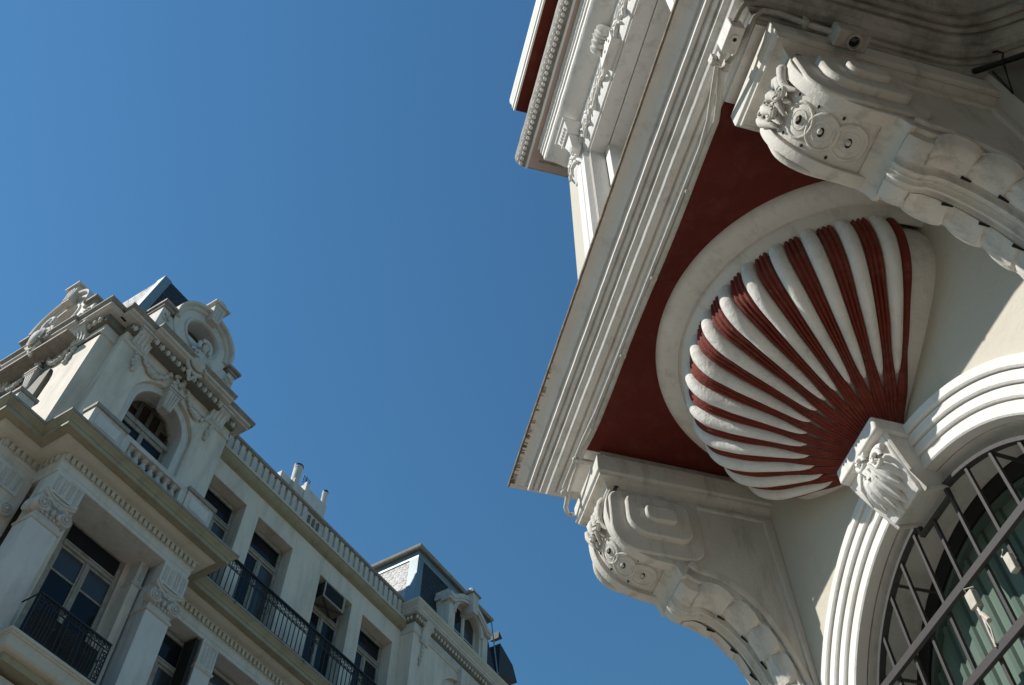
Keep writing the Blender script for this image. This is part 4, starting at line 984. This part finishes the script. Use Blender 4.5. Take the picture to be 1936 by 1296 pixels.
# ---------------- carved pavilion front, used on the street front and on the left facade
def cap_face(xf, u0, u1, zb, uc, opening_lo, pj0=-.17):
    """u along the face, d depth (0 = face), z up.  u0..u1 extents, uc centre of the arch."""
    Rr = .82; zc = 16.38
    b = MB(xf); b.panel(u0, u1, zb, 17.62, [(uc-Rr, uc+Rr, opening_lo, zc, 'arch')], 0, .10); b.build('wall', M['bwall'], B, smooth=False)
    b = MB(xf); b.ring(uc, zc, [(Rr+.004, .10), (Rr-.01, .085), (Rr-.17, .085), (Rr-.18, .10), (Rr-.18, .62), (Rr+.004, .62)], 0, 180, 32, legs=opening_lo); b.build('arch_trim', M['bwhite'], B, ang=30)
    # window in the arch: louvred lunette above a transom, two casements below
    f = MB(xf); f.ring(uc, zc, [(.64, .40), (.58, .40), (.58, .47), (.64, .47)], 0, 180, 28, legs=opening_lo); f.box(uc-.64, uc+.64, .37, .46, 16.22, 16.33); f.box(uc-.05, uc+.05, .39, .45, opening_lo, 16.22)
    for a in (-.60, .545): f.box(uc+a, uc+a+.055, .40, .45, opening_lo, 16.22)
    f.box(uc-.6, uc+.6, .40, .45, 16.12, 16.22)
    fo = f.build('arched_window', M['wood'], B, ang=30)
    for a0, a1 in ((-.56, -.03), (.03, .56)):
        q = MB(xf); q.box(uc+a0, uc+a1, .43, .44, opening_lo, 16.14); q.build('pane', M['glass'], fo, smooth=False)
    q = MB(xf); N = 24; pts = [(uc+.6*math.cos(math.pi*i/N), zc+.6*math.sin(math.pi*i/N)) for i in range(N+1)]+[(uc-.6, 16.33), (uc+.6, 16.33)]
    q.prism(pts, 'xz', .445, .46); sh = q.build('lunette_shutter', M['shut'], fo, smooth=False)
    for k in range(4):
        a = uc-.56+k*.28; c = a+.28
        q = MB(xf)
        def top(x): return zc+math.sqrt(max(.0, .58**2-(x-uc)**2))
        for x in (a, c-.045): q.box(x, x+.045, .40, .445, 16.335, max(16.42, min(top(x), top(x+.045))-.01))
        zt = min(top(a+.05), top(c-.05))-.03
        q.box(a+.045, c-.045, .405, .445, 16.335, 16.40); q.box(a+.045, c-.045, .405, .445, zt-.05, zt)
        z = 16.41
        while z < zt-.08: q.add([(a+.045, .41, z), (c-.045, .41, z), (c-.045, .44, z+.03), (a+.045, .44, z+.03)], [(0,1,2,3)]); z += .042
        q.build('shutter_leaf', M['shut'], fo, smooth=False)
    # fluted keystone
    k = MB(xf); vs = []
    for z, hw, d in ((16.66, .10, -.035), (17.16, .16, -.10)): vs += [(uc-hw, d, z), (uc+hw, d, z), (uc+hw, .16, z), (uc-hw, .16, z)]
    k.add(vs, [(0,1,2,3), (4,7,6,5), (0,4,5,1), (1,5,6,2), (2,6,7,3), (3,7,4,0)]); ko = k.build('keystone', M['btrim'], B, smooth=False)
    q = MB(xf)
    for t in (-.66, -.22, .22, .66):
        q.add([(uc+t*.10-.012, -.05, 16.68), (uc+t*.10+.012, -.05, 16.68), (uc+t*.16+.02, -.112, 17.08), (uc+t*.16-.02, -.112, 17.08), (uc+t*.10-.012, -.03, 16.68), (uc+t*.10+.012, -.03, 16.68), (uc+t*.16+.02, -.08, 17.08), (uc+t*.16-.02, -.08, 17.08)],
              [(0,1,2,3), (4,7,6,5), (0,4,5,1), (1,5,6,2), (2,6,7,3), (3,7,4,0)])
    q.box(uc-.20, uc+.20, -.14, .1, 17.162, 17.20); q.box(uc-.185, uc+.185, -.122, .1, 17.10, 17.13); q.build('keystone_fluting', M['btrim'], ko, smooth=False)
    # band under the frieze
    for a, c in ((u0, uc-.28), (uc+.28, u1)):
        q = MB(xf); q.prism([(0.02, 17.30), (-.02, 17.30), (-.045, 17.33), (-.05, 17.36), (-.02, 17.375), (0.02, 17.375)], 'yz', a, c); q.build('string_moulding', M['btrim'], B, ang=30)
    # dentilled bed and stepped cornice: outer blocks flush, middle projects
    steps = [(u0-.02, uc-1.02, 0), (uc-1.02, uc+1.02, pj0), (uc+1.02, u1+.02, 0)]
    for a, c, pj in steps:
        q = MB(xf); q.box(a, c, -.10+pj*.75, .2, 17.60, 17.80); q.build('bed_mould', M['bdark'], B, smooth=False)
        q = MB(xf); n = max(3, int((c-a)/.15))
        for i in range(n):
            x = a+(c-a)*(i+.5)/n; q.ell((x, -.13+pj*.75, 17.665), (.05, .05, .075), 8, 5); q.box(x-.066, x-.056, -.135+pj*.75, -.10+pj*.75, 17.61, 17.73)
        o = q.build('egg_row', M['btrim'], B, ang=60); o['kind'] = 'stuff'
        e0 = .30 if a == u0-.02 else 0; e1 = .30 if c == u1+.02 else 0
        if pj: e0 = e1 = .10
        q = MB(xf); q.prism([(.2, 17.802), (-.20+pj, 17.802), (-.205+pj, 17.83), (-.27+pj, 17.845), (-.275+pj, 17.905), (.2, 17.905)], 'yz', a-e0*.8, c+e1*.8); q.build('cornice', M['btrim'], B, smooth=False)
        q = MB(xf); q.prism([(.2, 17.907), (-.285+pj, 17.907), (-.30+pj, 17.93), (-.335+pj, 17.955), (-.34+pj, 17.985), (.2, 18.0)], 'yz', a-e0, c+e1); q.build('cornice_cap', M['bcap'], B, smooth=False)
    # scrolled brackets with hanging drops
    for sgn in (-1, 1):
        x = uc+sgn*1.12
        q = MB(xf)
        q.prism([(0.02, 17.36), (-.07, 17.36), (-.085, 17.42), (-.10, 17.52), (-.15, 17.62), (-.22, 17.70), (-.235, 17.80), (.02, 17.80)], 'yz', x-.20, x+.20); br = q.build('bracket', M['btrim'], B, ang=30, bevel=.008)
        q = MB(xf)
        for t in (-.10, 0, .10): q.prism([(-.07, 17.40), (-.10, 17.40), (-.118, 17.52), (-.165, 17.61), (-.20, 17.655), (-.15, 17.62)], 'yz', x+t-.022, x+t+.022)
        q.build('bracket_fluting', M['bwhite'], br, smooth=False)
        q = MB(xf); q.box(x-.23, x+.23, -.26, .02, 17.735, 17.798); q.build('bracket_cap', M['btrim'], br, smooth=False)
        q = MB(xf); q.beads(chain([(x-.02*sgn, -.03, 17.30), (x-.05*sgn, -.04, 17.10), (x-.06*sgn, -.035, 16.95), (x-.09*sgn, -.02, 16.80)], 0, 22), .034, jit=.8); q.build('garland_drop', M['btrim'], B, ang=60)
        # swag from bracket to shield
        pts = []
        for i in range(17):
            t = i/16; pts.append((uc+sgn*(.98-.74*t), -.05, 17.46-.42*math.sin(math.pi*t)**.8+.08*t))
        q = MB(xf); q.beads(chain(pts, 0, 46), .036, jit=.6); q.build('garland', M['btrim'], B, ang=60)
        pts = [(uc+sgn*(.06+.05*math.sin(i)), -.08, 17.62-.04*i) for i in range(12)]
        q = MB(xf); q.beads(chain(pts, 0, 20), .04, jit=.7); q.build('garland_drop', M['btrim'], B, ang=60)
    # shield with crest and scrolls
    cz = 17.98
    q = MB(xf); q.ell((uc, -.40, cz), (.20, .12, .26), 18, 10); sh = q.build('shield', M['btrim'], B, ang=60)
    q = MB(xf)
    q.tube([(uc+.27*math.cos(t), -.36, cz+.33*math.sin(t)) for t in [i*math.pi/12 for i in range(25)]], .045, 8, caps=False)
    q.tube([(uc+.205*math.cos(t), -.44, cz+.26*math.sin(t)) for t in [i*math.pi/12 for i in range(25)]], .022, 6, caps=False)
    q.build('shield_rim', M['btrim'], sh)
    q = MB(xf)
    q.tube([(uc+.155*math.cos(t), -.38, cz+.53+.20*math.sin(t)) for t in [i*math.pi/10-.6 for i in range(15)]], .05, 8)
    q.ell((uc, -.40, cz+.50), (.08, .07, .14), 9, 6)
    q.build('crest', M['btrim'], sh, ang=60)
    for sgn in (-1, 1):
        q = MB(xf)
        q.tube([(uc+sgn*(.30+.10*(1-.6*i/14)*math.cos(i*.5)), -.36, cz-.05+.12*(1-.6*i/14)*math.sin(i*.5)) for i in range(15)], .032, 7)
        q.tube([(uc+sgn*.22, -.36, cz+.30), (uc+sgn*.30, -.37, cz+.22), (uc+sgn*.34, -.34, cz+.08)], .04, 7)
        q.tube([(uc+sgn*.10, -.34, cz-.34), (uc+sgn*.04, -.33, cz-.46), (uc, -.30, cz-.54)], [.05, .04, .02], 7)
        q.build('shield_scroll', M['btrim'], sh, ang=60)
    q = MB(xf); q.box(uc-.14, uc+.14, -.36, -.05, cz-.28, cz+.3); q.build('shield_back', M['btrim'], sh)
    # gable with an oval opening under an arched hood
    gz, gd = 18.97, -.18
    q = MB(xf); N = 28
    Ro, Ri = .80, .43
    q.ring(uc-.06, gz, [(Ri, gd), (Ro, gd), (Ro, gd+.42), (Ri, gd+.42)], 0, 360, 44, caps=False); gb = q.build('gable_ring', M['bwhite'], B, ang=30)
    q = MB(xf); q.ring(uc-.06, gz, [(Ri-.004, gd+.03), (Ri+.02, gd-.03), (Ri+.07, gd-.035), (Ri+.085, gd-.003), (Ri+.05, gd+.05)], 0, 360, 40, caps=False); q.build('oval_rim', M['btrim'], gb, ang=30)
    q = MB(xf); q.lathe((uc-.06, gd+.40, gz), [(.44, 0), (.001, 0)], 24, axis='y'); q.build('oval_void', M['bdark'], gb, smooth=False)
    q = MB(xf); q.ring(uc-.06, gz, [(Ro-.12, gd-.002), (Ro-.10, gd-.05), (Ro-.02, gd-.06), (Ro, gd-.13), (Ro+.05, gd-.15), (Ro+.055, gd+.4), (Ro-.02, gd+.4)], -6, 186, 40); q.build('hood', M['btrim'], gb, ang=25)
    # base wall with scrolls at either side and shoulders
    q = MB(xf); q.box(uc-.98, uc+.90, gd+.02, gd+.42, 17.99, 18.75); q.build('gable_base', M['bwhite'], gb, smooth=False)
    for sgn, xx in ((-1, uc-.97), (1, uc+.86)):
        q = MB(xf); q.box(*sorted((xx-.0, xx+sgn*.20)), gd-.02, gd+.42, 18.0, 18.78); q.build('gable_shoulder', M['bwhite'], gb, smooth=False)
        q = MB(xf); q.box(*sorted((xx-sgn*.10, xx+sgn*.27)), gd-.12, gd+.46, 18.86, 18.93); q.box(*sorted((xx-sgn*.06, xx+sgn*.23)), gd-.06, gd+.44, 18.78, 18.86); q.build('shoulder_cap', M['bcap'], gb, smooth=False)
        q = MB(xf); q.tube([(xx+sgn*.06+.10*(1-.7*i/14)*math.cos(i*.55), gd-.03, 18.52+.12*(1-.7*i/14)*math.sin(i*.55)) for i in range(15)], .026, 6); q.build('scroll', M['btrim'], gb)
        q = MB(xf); q.beads(chain([(xx-sgn*.02, gd-.04, 18.40), (xx-sgn*.25, gd-.05, 18.12), (xx-sgn*.55, gd-.05, 18.06)], 0, 18), .04, jit=.7); q.build('garland', M['btrim'], gb, ang=60)
    # hood keystone with a rounded finial
    q = MB(xf); vs = []
    for z, hw in ((gz+.50, .11), (gz+1.06, .17)): vs += [(uc-.06-hw, gd-.20, z), (uc-.06+hw, gd-.20, z), (uc-.06+hw, gd+.42, z), (uc-.06-hw, gd+.42, z)]
    q.add(vs, [(0,1,2,3), (4,7,6,5), (0,4,5,1), (1,5,6,2), (2,6,7,3), (3,7,4,0)]); hk = q.build('hood_keystone', M['btrim'], gb, smooth=False)
    q = MB(xf)
    for t in (-.08, 0, .08): q.box(uc-.06+t-.018, uc-.06+t+.018, gd-.215, gd-.19, gz+.56, gz+.98)
    q.box(uc-.29, uc+.17, gd-.27, gd+.46, gz+1.06, gz+1.11); q.build('keystone_cap', M['btrim'], gb, smooth=False)
    q = MB(xf); q.lathe((uc-.06, gd+.40, gz+1.11), [(.001, 0), (.15, 0), (.17, .02), (.17, .60), (.15, .62), (.001, .62)], 18, axis='y'); q.build('finial', M['btrim'], gb, ang=40)
cap_face(lambda u, d, z: (u, YU+d, z), 4.99, 8.05, 14.14, 6.47, 14.2)
cap_face(lambda u, d, z: (XF+d, -u, z), -16.6, -12.66, 14.14, -14.42, 14.2, -.07)

def B_pavilion_rest():
    for vs in ([(XF, YS-.1, 14.14), (4.99, YS-.1, 14.14), (4.99, YS-.1, 17.95), (XF, YS-.1, 17.95)], [(4.99, YS-.1, 14.14), (4.99, YU, 14.14), (4.99, YU, 17.95), (4.99, YS-.1, 17.95)], [(8.05, YU, 14.14), (8.05, 13.1, 14.14), (8.05, 13.1, 17.95), (8.05, YU, 17.95)]):
        b = MB(); b.add(vs, [(0,1,2,3)]); b.build('pavilion_wall', M['bwall'], B, smooth=False)
    # strip entablature in the recess
    b = MB(); b.sweep([(XF, 14), (XF, YS-.1), (4.985, YS-.1)], [(-.1, 17.30), (.02, 17.30), (.045, 17.33), (.05, 17.36), (.02, 17.375), (.02, 17.6), (-.1, 17.6)]); b.build('string_moulding', M['btrim'], B, smooth=False)
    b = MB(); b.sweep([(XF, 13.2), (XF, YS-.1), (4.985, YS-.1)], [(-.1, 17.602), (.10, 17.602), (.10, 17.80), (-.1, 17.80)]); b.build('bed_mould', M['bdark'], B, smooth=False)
    b = MB(); b.sweep([(XF, 13.2), (XF, YS-.1), (4.985, YS-.1)], [(-.1, 17.801), (.20, 17.801), (.27, 17.844), (.275, 17.905), (-.1, 17.905)]); b.build('cornice', M['btrim'], B, smooth=False)
    b = MB(); b.sweep([(XF, 13.2), (XF, YS-.1), (4.985, YS-.1)], [(-.1, 17.906), (.285, 17.906), (.335, 17.955), (.34, 17.986), (-.1, 18.0)]); b.build('cornice_cap', M['bcap'], B, smooth=False)
    b = MB(); b.box(XF+.05, 8.04, YU+.05, 18, 17.9, 17.98); b.build('roof', M['bcap'], B, smooth=False)
    # steep slate roof with zinc hips
    A0, A1, A2, A3 = (4.96, 12.75, 17.98), (8.0, 12.75, 17.98), (8.0, 19, 17.98), (4.96, 19, 17.98)
    T0, T1, T2, T3 = (5.44, 13.25, 21.1), (7.55, 13.25, 21.1), (7.55, 18.5, 21.1), (5.44, 18.5, 21.1)
    roof = mansard([A0, A1, A2, A3], [T0, T1, T2, T3], 'slate_roof', rows=16, cols=(16, 26))
    # balustrade in front of the arched window
    for x0, x1 in ((4.88, 5.66), (7.19, 7.92)):
        b = MB(); b.box(x0+.03, x1-.03, 11.68, 11.96, 14.143, 14.63); p = b.build('pedestal', M['btrim'], B, smooth=False)
        b = MB(); b.box(x0+.13, x1-.13, 11.668, 11.682, 14.28, 14.54); b.build('pedestal_panel', M['bwhite'], p, smooth=False, bevel=.006)
        b = MB(); b.box(x0, x1, 11.64, 12.0, 14.632, 14.71); b.build('pedestal_cap', M['bcap'], p, smooth=False)
    b = MB(); b.box(5.64, 7.21, 11.69, 11.93, 14.555, 14.66); b.build('balustrade_rail', M['btrim'], B, smooth=False, bevel=.01)
    b = MB(); b.box(5.64, 7.21, 11.69, 11.93, 14.143, 14.18); b.build('balustrade_plinth', M['btrim'], B, smooth=False)
    for x in (5.64, 7.07): b = MB(); b.box(x, x+.14, 11.70, 11.92, 14.18, 14.555); b.build('balustrade_post', M['bwhite'], B, smooth=False)
    pts = [(.06, 0), (.06, .03), (.038, .04), (.05, .08), (.072, .14), (.066, .20), (.038, .26), (.034, .30), (.055, .31), (.055, .335), (.072, .34), (.072, .374)]
    pr = None
    for i in range(7):
        x = 5.875+i*.182
        if pr is None: b = MB(); b.lathe((x, 11.80, 14.181), pts, 12); pr = b.build('baluster', M['btrim'], B, ang=40)
        else: copy(pr, (.182*i, 0, 0))
    # pedestal block over the left facade balcony
    for y0, y1 in ((12.60, 13.3), (15.4, 16.1)):
        b = MB(); b.box(4.02, 4.34, y0+.03, y1-.03, 14.143, 14.72); p = b.build('pedestal', M['btrim'], B, smooth=False)
        b = MB(); b.box(3.98, 4.38, y0, y1, 14.722, 14.80); b.build('pedestal_cap', M['bcap'], p, smooth=False)
    b = MB(); b.box(4.06, 4.30, 13.3, 15.4, 14.6, 14.72); b.build('balustrade_rail', M['btrim'], B, smooth=False)
    # left capital block on the strip
    fluted_block(B, 4.36, 4.95, YS-.03, YS+.2, 12.99, 13.418, 4)
    for xc in (4.40, 4.91):
        b = MB(); b.lathe((xc, YS-.02, 12.66), [(.125, -.10), (.13, .03), (.118, .065), (.100, .072), (.094, .055), (.080, .052), (.072, .075), (.055, .082), (.048, .062), (.032, .095), (.0, .105)], 18, axis='y'); b.build('volute', M['btrim'], B, ang=40)
    b = MB(); b.lathe((5.06, 12.30, 12.66), [(.125, .12), (.13, -.03), (.118, -.065), (.1, -.072), (.08, -.052), (.055, -.082), (.0, -.105)], 18, axis='x'); b.build('volute', M['btrim'], B, ang=40)

def mansard(base, top, name, rows=9, cols=(10, 12), hip=.13, slates=True, label=None):
    b = MB(); b.add(base+top, [(0,1,5,4), (1,2,6,5), (2,3,7,6), (3,0,4,7), (4,5,6,7)]); r_ = b.build(name, M['slateshade'], B, smooth=False)
    for k, (a, c, mt, nc) in enumerate(((0, 1, M['slateshade'], cols[0]), (3, 0, M['slate'], cols[1]))):
        p0, p1, q0, q1 = Vector(base[a]), Vector(base[c]), Vector(top[a]), Vector(top[c])
        nrm = (p1-p0).cross(q0-p0).normalized()
        if k == 0 and nrm.y > 0 or k == 1 and nrm.x > 0: nrm = -nrm
        st = MB(); L_ = (p1-p0).length; Ht = (q0-p0).length; cw = L_/nc
        for i in range(rows):
            t0, t1 = i/rows, (i+1.45)/rows
            for j in range(-1, nc+1):
                s0 = (j+.5*(i % 2))/nc; s1 = s0+1/nc
                s0 = max(0, s0); s1 = min(1, s1)
                if s1-s0 < .3/nc: continue
                g = .02/nc
                def pt(s, t, h): a_ = p0.lerp(p1, s); b_ = q0.lerp(q1, s); return a_.lerp(b_, min(1.0, t))+nrm*h
                h0 = .015+random.uniform(-.003, .004); tt = t0+random.uniform(-.01, .01)*.5
                sl = st if k == 0 else MB()
                u0, u1 = s0+g, s1-g; du = u1-u0; dt = .30/rows
                vs = [pt(u0, t1, .006), pt(u1, t1, .006), pt(u1, tt+dt, h0), pt(u1-du*.22, tt+dt*.25, h0), pt(u0+du*.5, tt, h0), pt(u0+du*.22, tt+dt*.25, h0), pt(u0, tt+dt, h0)]
                lo = [v-nrm*.014 for v in vs]
                sl.add([tuple(v) for v in vs+lo], [(0,1,2,3,4,5,6)]+[(n, (n+1) % 7, (n+1) % 7+7, n+7) for n in range(7)])
                if k == 1: sl.build('slate', mt, r_, smooth=False)
        if st.v: o = st.build('slate_courses', mt, r_, smooth=False); o['kind'] = 'stuff'
    # zinc hip roll on the visible corner
    p, q = Vector(base[0]), Vector(top[0])
    b = MB(); dx, dy = Vector((1, 0, 0)), Vector((0, 1, 0))
    o_ = Vector((-.035, -.035, .0))
    b.add([tuple(p+o_), tuple(q+o_), tuple(q+o_+dx*hip*1.6), tuple(p+o_+dx*hip*1.6), tuple(q+o_+dy*hip*1.9), tuple(p+o_+dy*hip*1.9)], [(0,1,2,3), (0,5,4,1)]); b.build('hip_flashing', M['zinc'], r_, smooth=False)
    return r_
B_pavilion_rest()

# ---------------- right pavilion
def B_right():
    xl, xr = 15.215, 19.5; uc = 17.30
    b = MB(); b.panel(xl, xr, 12, 17.95, [(uc-.86, uc+.86, 14.2, 16.28, 'arch')], YP, .12)
    b.add([(xl, YP, 12), (xl, 13.05, 12), (xl, 13.05, 17.95), (xl, YP, 17.95)], [(0,1,2,3)]); b.add([(xr, YP, 12), (xr, 20, 12), (xr, 20, 17.95), (xr, YP, 17.95)], [(3,2,1,0)]); b.build('wall', M['bwall'], B, smooth=False)
    b = MB(); b.ring(uc, 16.28, [(.864, YP+.12), (.85, YP+.10), (.70, YP+.10), (.69, YP+.12), (.69, YP+.6), (.864, YP+.6)], 0, 180, 28, legs=14.2); b.build('arch_trim', M['bwhite'], B, ang=30)
    window(B, uc-.68, uc+.68, 14.2, 16.9, YP+.45, tr=16.1)
    b = MB(); vs = []
    for z, hw, d in ((16.78, .12, -.08), (17.44, .19, -.15)): vs += [(uc+.05-hw, YP+d, z), (uc+.05+hw, YP+d, z), (uc+.05+hw, YP+.3, z), (uc+.05-hw, YP+.3, z)]
    b.add(vs, [(0,1,2,3), (4,7,6,5), (0,4,5,1), (1,5,6,2), (2,6,7,3), (3,7,4,0)]); b.build('keystone', M['btrim'], B, smooth=False)
    path = [(xl, 13.1), (xl, YP), (xr, YP), (xr, 18)]
    b = MB(); b.sweep(path, [(-.1, 17.36), (.02, 17.36), (.035, 17.39), (.05, 17.42), (.03, 17.44), (.03, 17.63), (-.1, 17.63)]); b.build('frieze', M['btrim'], B, ang=30)
    b = MB()
    for i in range(56): x = xl+.62+i*.067; b.box(x, x+.034, YP-.042, YP-.029, 17.46, 17.61)
    o = b.build('frieze_fluting', M['bwhite'], B, smooth=False); o['kind'] = 'stuff'
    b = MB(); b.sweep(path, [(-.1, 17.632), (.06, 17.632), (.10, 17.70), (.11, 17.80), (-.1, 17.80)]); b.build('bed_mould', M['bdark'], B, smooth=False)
    b = MB()
    for i in range(30): b.ell((xl+.50+i*.13, YP-.11, 17.72), (.045, .045, .06), 7, 5)
    for i in range(4): b.ell((xl-.11, YP+.03+i*.1, 17.72), (.045, .04, .06), 7, 5); b.ell((xl-.06+i*.1, YP-.11, 17.72), (.04, .045, .06), 7, 5)
    o = b.build('egg_row', M['btrim'], B, ang=60); o['kind'] = 'stuff'
    b = MB(); b.sweep(path, [(-.1, 17.802), (.20, 17.802), (.205, 17.84), (.235, 17.86), (.24, 17.93), (-.1, 17.93)]); b.build('cornice', M['btrim'], B, smooth=False)
    b = MB(); b.sweep(path, [(-.1, 17.932), (.25, 17.932), (.27, 17.97), (.315, 18.03), (.32, 18.10), (-.1, 18.16)]); b.build('cornice_cap', M['bcyma'], B, smooth=False)
    b = MB(); b.box(xl+.02, xr-.02, YP+.05, 19, 18.0, 18.12); b.build('roof', M['bcap'], B, smooth=False)
    # bracket at the corner, drop of carving below
    for x in (xl+.27, xr-.40):
        b = MB(); b.prism([(YP, 17.20), (YP-.06, 17.20), (YP-.075, 17.28), (YP-.07, 17.42), (YP-.12, 17.60), (YP-.19, 17.72), (YP-.2, 17.80), (YP, 17.80)], 'yz', x, x+.30); b.build('bracket', M['btrim'], B, ang=30, bevel=.01)
        b = MB(); b.beads(chain([(x+.13, YP-.03, 17.15), (x+.08, YP-.04, 16.95), (x+.09, YP-.03, 16.75), (x+.05, YP-.02, 16.55)], 0, 20), .036, jit=.8); b.build('garland_drop', M['btrim'], B, ang=60)
    # mansard with gutter and flat top
    base = [(15.22, 12.76, 18.10), (19.45, 12.76, 18.10), (19.45, 18.6, 18.10), (15.22, 18.6, 18.10)]
    top = [(15.66, 13.12, 20.40), (19.05, 13.12, 20.40), (19.05, 18.2, 20.40), (15.66, 18.2, 20.40)]
    mansard(base, top, 'mansard_roof', rows=13, cols=(22, 26), hip=.16)
    b = MB(); b.sweep([(15.62, 18), (15.62, 13.08), (19.1, 13.08), (19.1, 18)], [(-.5, 20.38), (.0, 20.38), (.02, 20.62), (.04, 20.64), (-.5, 20.66)]); b.build('fascia', M['zinc'], B, smooth=False)
    b = MB(); b.sweep([(15.62, 18), (15.62, 13.08), (19.1, 13.08), (19.1, 18)], [(.03, 20.64), (.06, 20.60), (.12, 20.60), (.15, 20.64), (.15, 20.70), (.02, 20.72)]); b.build('gutter', M['bcap'], B, ang=40)
    b = MB(); b.box(15.6, 19.1, 13.06, 18.2, 20.66, 20.74); b.build('flat_roof', M['zinc'], B, smooth=False)
    # dormer
    dc = 17.36; yd = 12.52
    b = MB(); b.panel(dc-.95, dc+.95, 18.10, 19.55, [(dc-.60, dc+.60, 18.12, 18.98, 'arch')], yd, .2)
    for x in (dc-.95, dc+.95): b.add([(x, yd, 18.1), (x, 13.3, 18.1), (x, 13.3, 19.6), (x, yd, 19.6)], [(0,1,2,3)])
    dm = b.build('dormer', M['bwall'], B, smooth=False)
    b = MB(); b.ring(dc, 18.98, [(.60, yd-.002), (.62, yd-.05), (.74, yd-.05), (.76, yd-.002)], 0, 180, 26); b.build('dormer_arch', M['btrim'], dm, ang=30)
    for x in (dc-.94, dc+.70): b = MB(); b.box(x, x+.24, yd-.05, yd+.01, 18.11, 19.1); b.build('dormer_pilaster', M['btrim'], dm, smooth=False, bevel=.008)
    # curved hood: shoulders and arch
    N = 22; pts = []
    for i in range(N+1):
        t = -1+2*i/N; x = dc+t*1.02; z = 19.28+.40*max(0, math.cos(t*math.pi/2*1.30))**.8
        pts.append((x, z))
    lo = [(x, z) for x, z in pts]; hi = [(x, z+.14) for x, z in reversed(pts)]
    b = MB(); b.prism(lo+hi, 'xz', yd-.13, 13.3); b.build('dormer_hood', M['btrim'], dm, ang=25)
    b = MB(); b.prism([(x, z-.10) for x, z in pts]+[(x, z-.005) for x, z in reversed(pts)], 'xz', yd-.11, yd+.2); b.build('hood_mould', M['btrim'], dm, ang=25)
    b = MB(); vs = []
    for z, hw in ((19.30, .10), (19.93, .15)): vs += [(dc-hw, yd-.24, z), (dc+hw, yd-.24, z), (dc+hw, yd+.3, z), (dc-hw, yd+.3, z)]
    b.add(vs, [(0,1,2,3), (4,7,6,5), (0,4,5,1), (1,5,6,2), (2,6,7,3), (3,7,4,0)]); b.build('hood_keystone', M['btrim'], dm, smooth=False)
    b = MB(); b.box(dc-.21, dc+.20, yd-.28, yd+.35, 19.93, 19.98); b.build('keystone_cap', M['bcap'], dm, smooth=False)
    b = MB(); b.ell((dc-.02, yd-.08, 20.10), (.12, .12, .12), 14, 9); b.build('ball_finial', M['btrim'], dm, ang=60)
    f = window(dm, dc-.60, dc+.60, 18.14, 19.57, yd+.16, bars=(18.7,), fw=.06, m=M['btrim'])
    # rod and small sheets at the far end of the roof
    b = MB(); b.bar((19.38, 12.72, 18.1), (19.16, 12.98, 20.75), .03); b.build('end_flashing', M['zinc'], B, smooth=False)
    b = MB(); b.prism([(19.62, 19.1), (20.62, 19.36), (20.36, 19.80), (19.66, 20.12)], 'xz', 12.95, 13.5); b.build('rear_roof_slope', M['slateshade'], B, smooth=False)
    b = MB(); b.prism([(19.60, 20.30), (19.82, 20.40), (19.62, 20.55)], 'xz', 12.98, 13.3); b.build('rear_roof_tip', M['slateshade'], B, smooth=False)
B_right()

# ---------------- loose fittings on building B
def B_fittings():
    t = thing('air_conditioner', 'rusty boxed air conditioner wedged into the top of the third upper window', 'air conditioner', 'B', (12.55, 13.2, 16.45))
    b = MB(); b.box(12.26, 12.98, 12.94, 13.32, 16.46, 16.88); b.build('case', M['shutdark'], t, smooth=False, bevel=.006)
    b = MB(); b.box(12.25, 12.99, 12.925, 12.94, 16.45, 16.49); b.box(12.25, 12.29, 12.925, 12.94, 16.49, 16.86); b.box(12.93, 12.99, 12.92, 13.3, 16.49, 16.87); b.box(12.25, 12.99, 12.925, 12.94, 16.86, 16.89); b.build('casing_frame', M['wood'], t, smooth=False)
    for i in range(9): b = MB(); b.box(12.31, 12.92, 12.93, 12.945, 16.52+i*.036, 16.532+i*.036); b.build('louvre', M['iron'], t, smooth=False)
    b = MB(); b.box(12.24, 13.0, 12.93, 13.34, 16.43, 16.452); b.build('base_plate', M['bdark'], t, smooth=False)
    b = MB(); b.bar((12.28, 12.95, 16.42), (12.98, 13.3, 16.42), .03); b.bar((12.28, 13.3, 16.42), (12.98, 12.95, 16.42), .03); b.build('support_bar', M['iron'], t)
    t = thing('aerial', 'thin television aerial standing behind the roof chimneys', 'aerial', 'B', (12.72, 15.1, 21.5))
    b = MB(); b.bar((12.72, 15.1, 21.4), (12.72, 15.1, 22.05), .022); b.build('mast', M['iron'], t)
    for z in (21.78, 21.86, 21.94, 22.02):
        b = MB(); b.bar((12.58, 15.1, z), (12.88, 15.1, z), .014); b.build('element', M['iron'], t)
    for x in (12.60, 12.86): b = MB(); b.bar((x, 15.1, 21.75), (x, 15.1, 22.03), .012); b.build('reflector', M['iron'], t)
B_fittings()
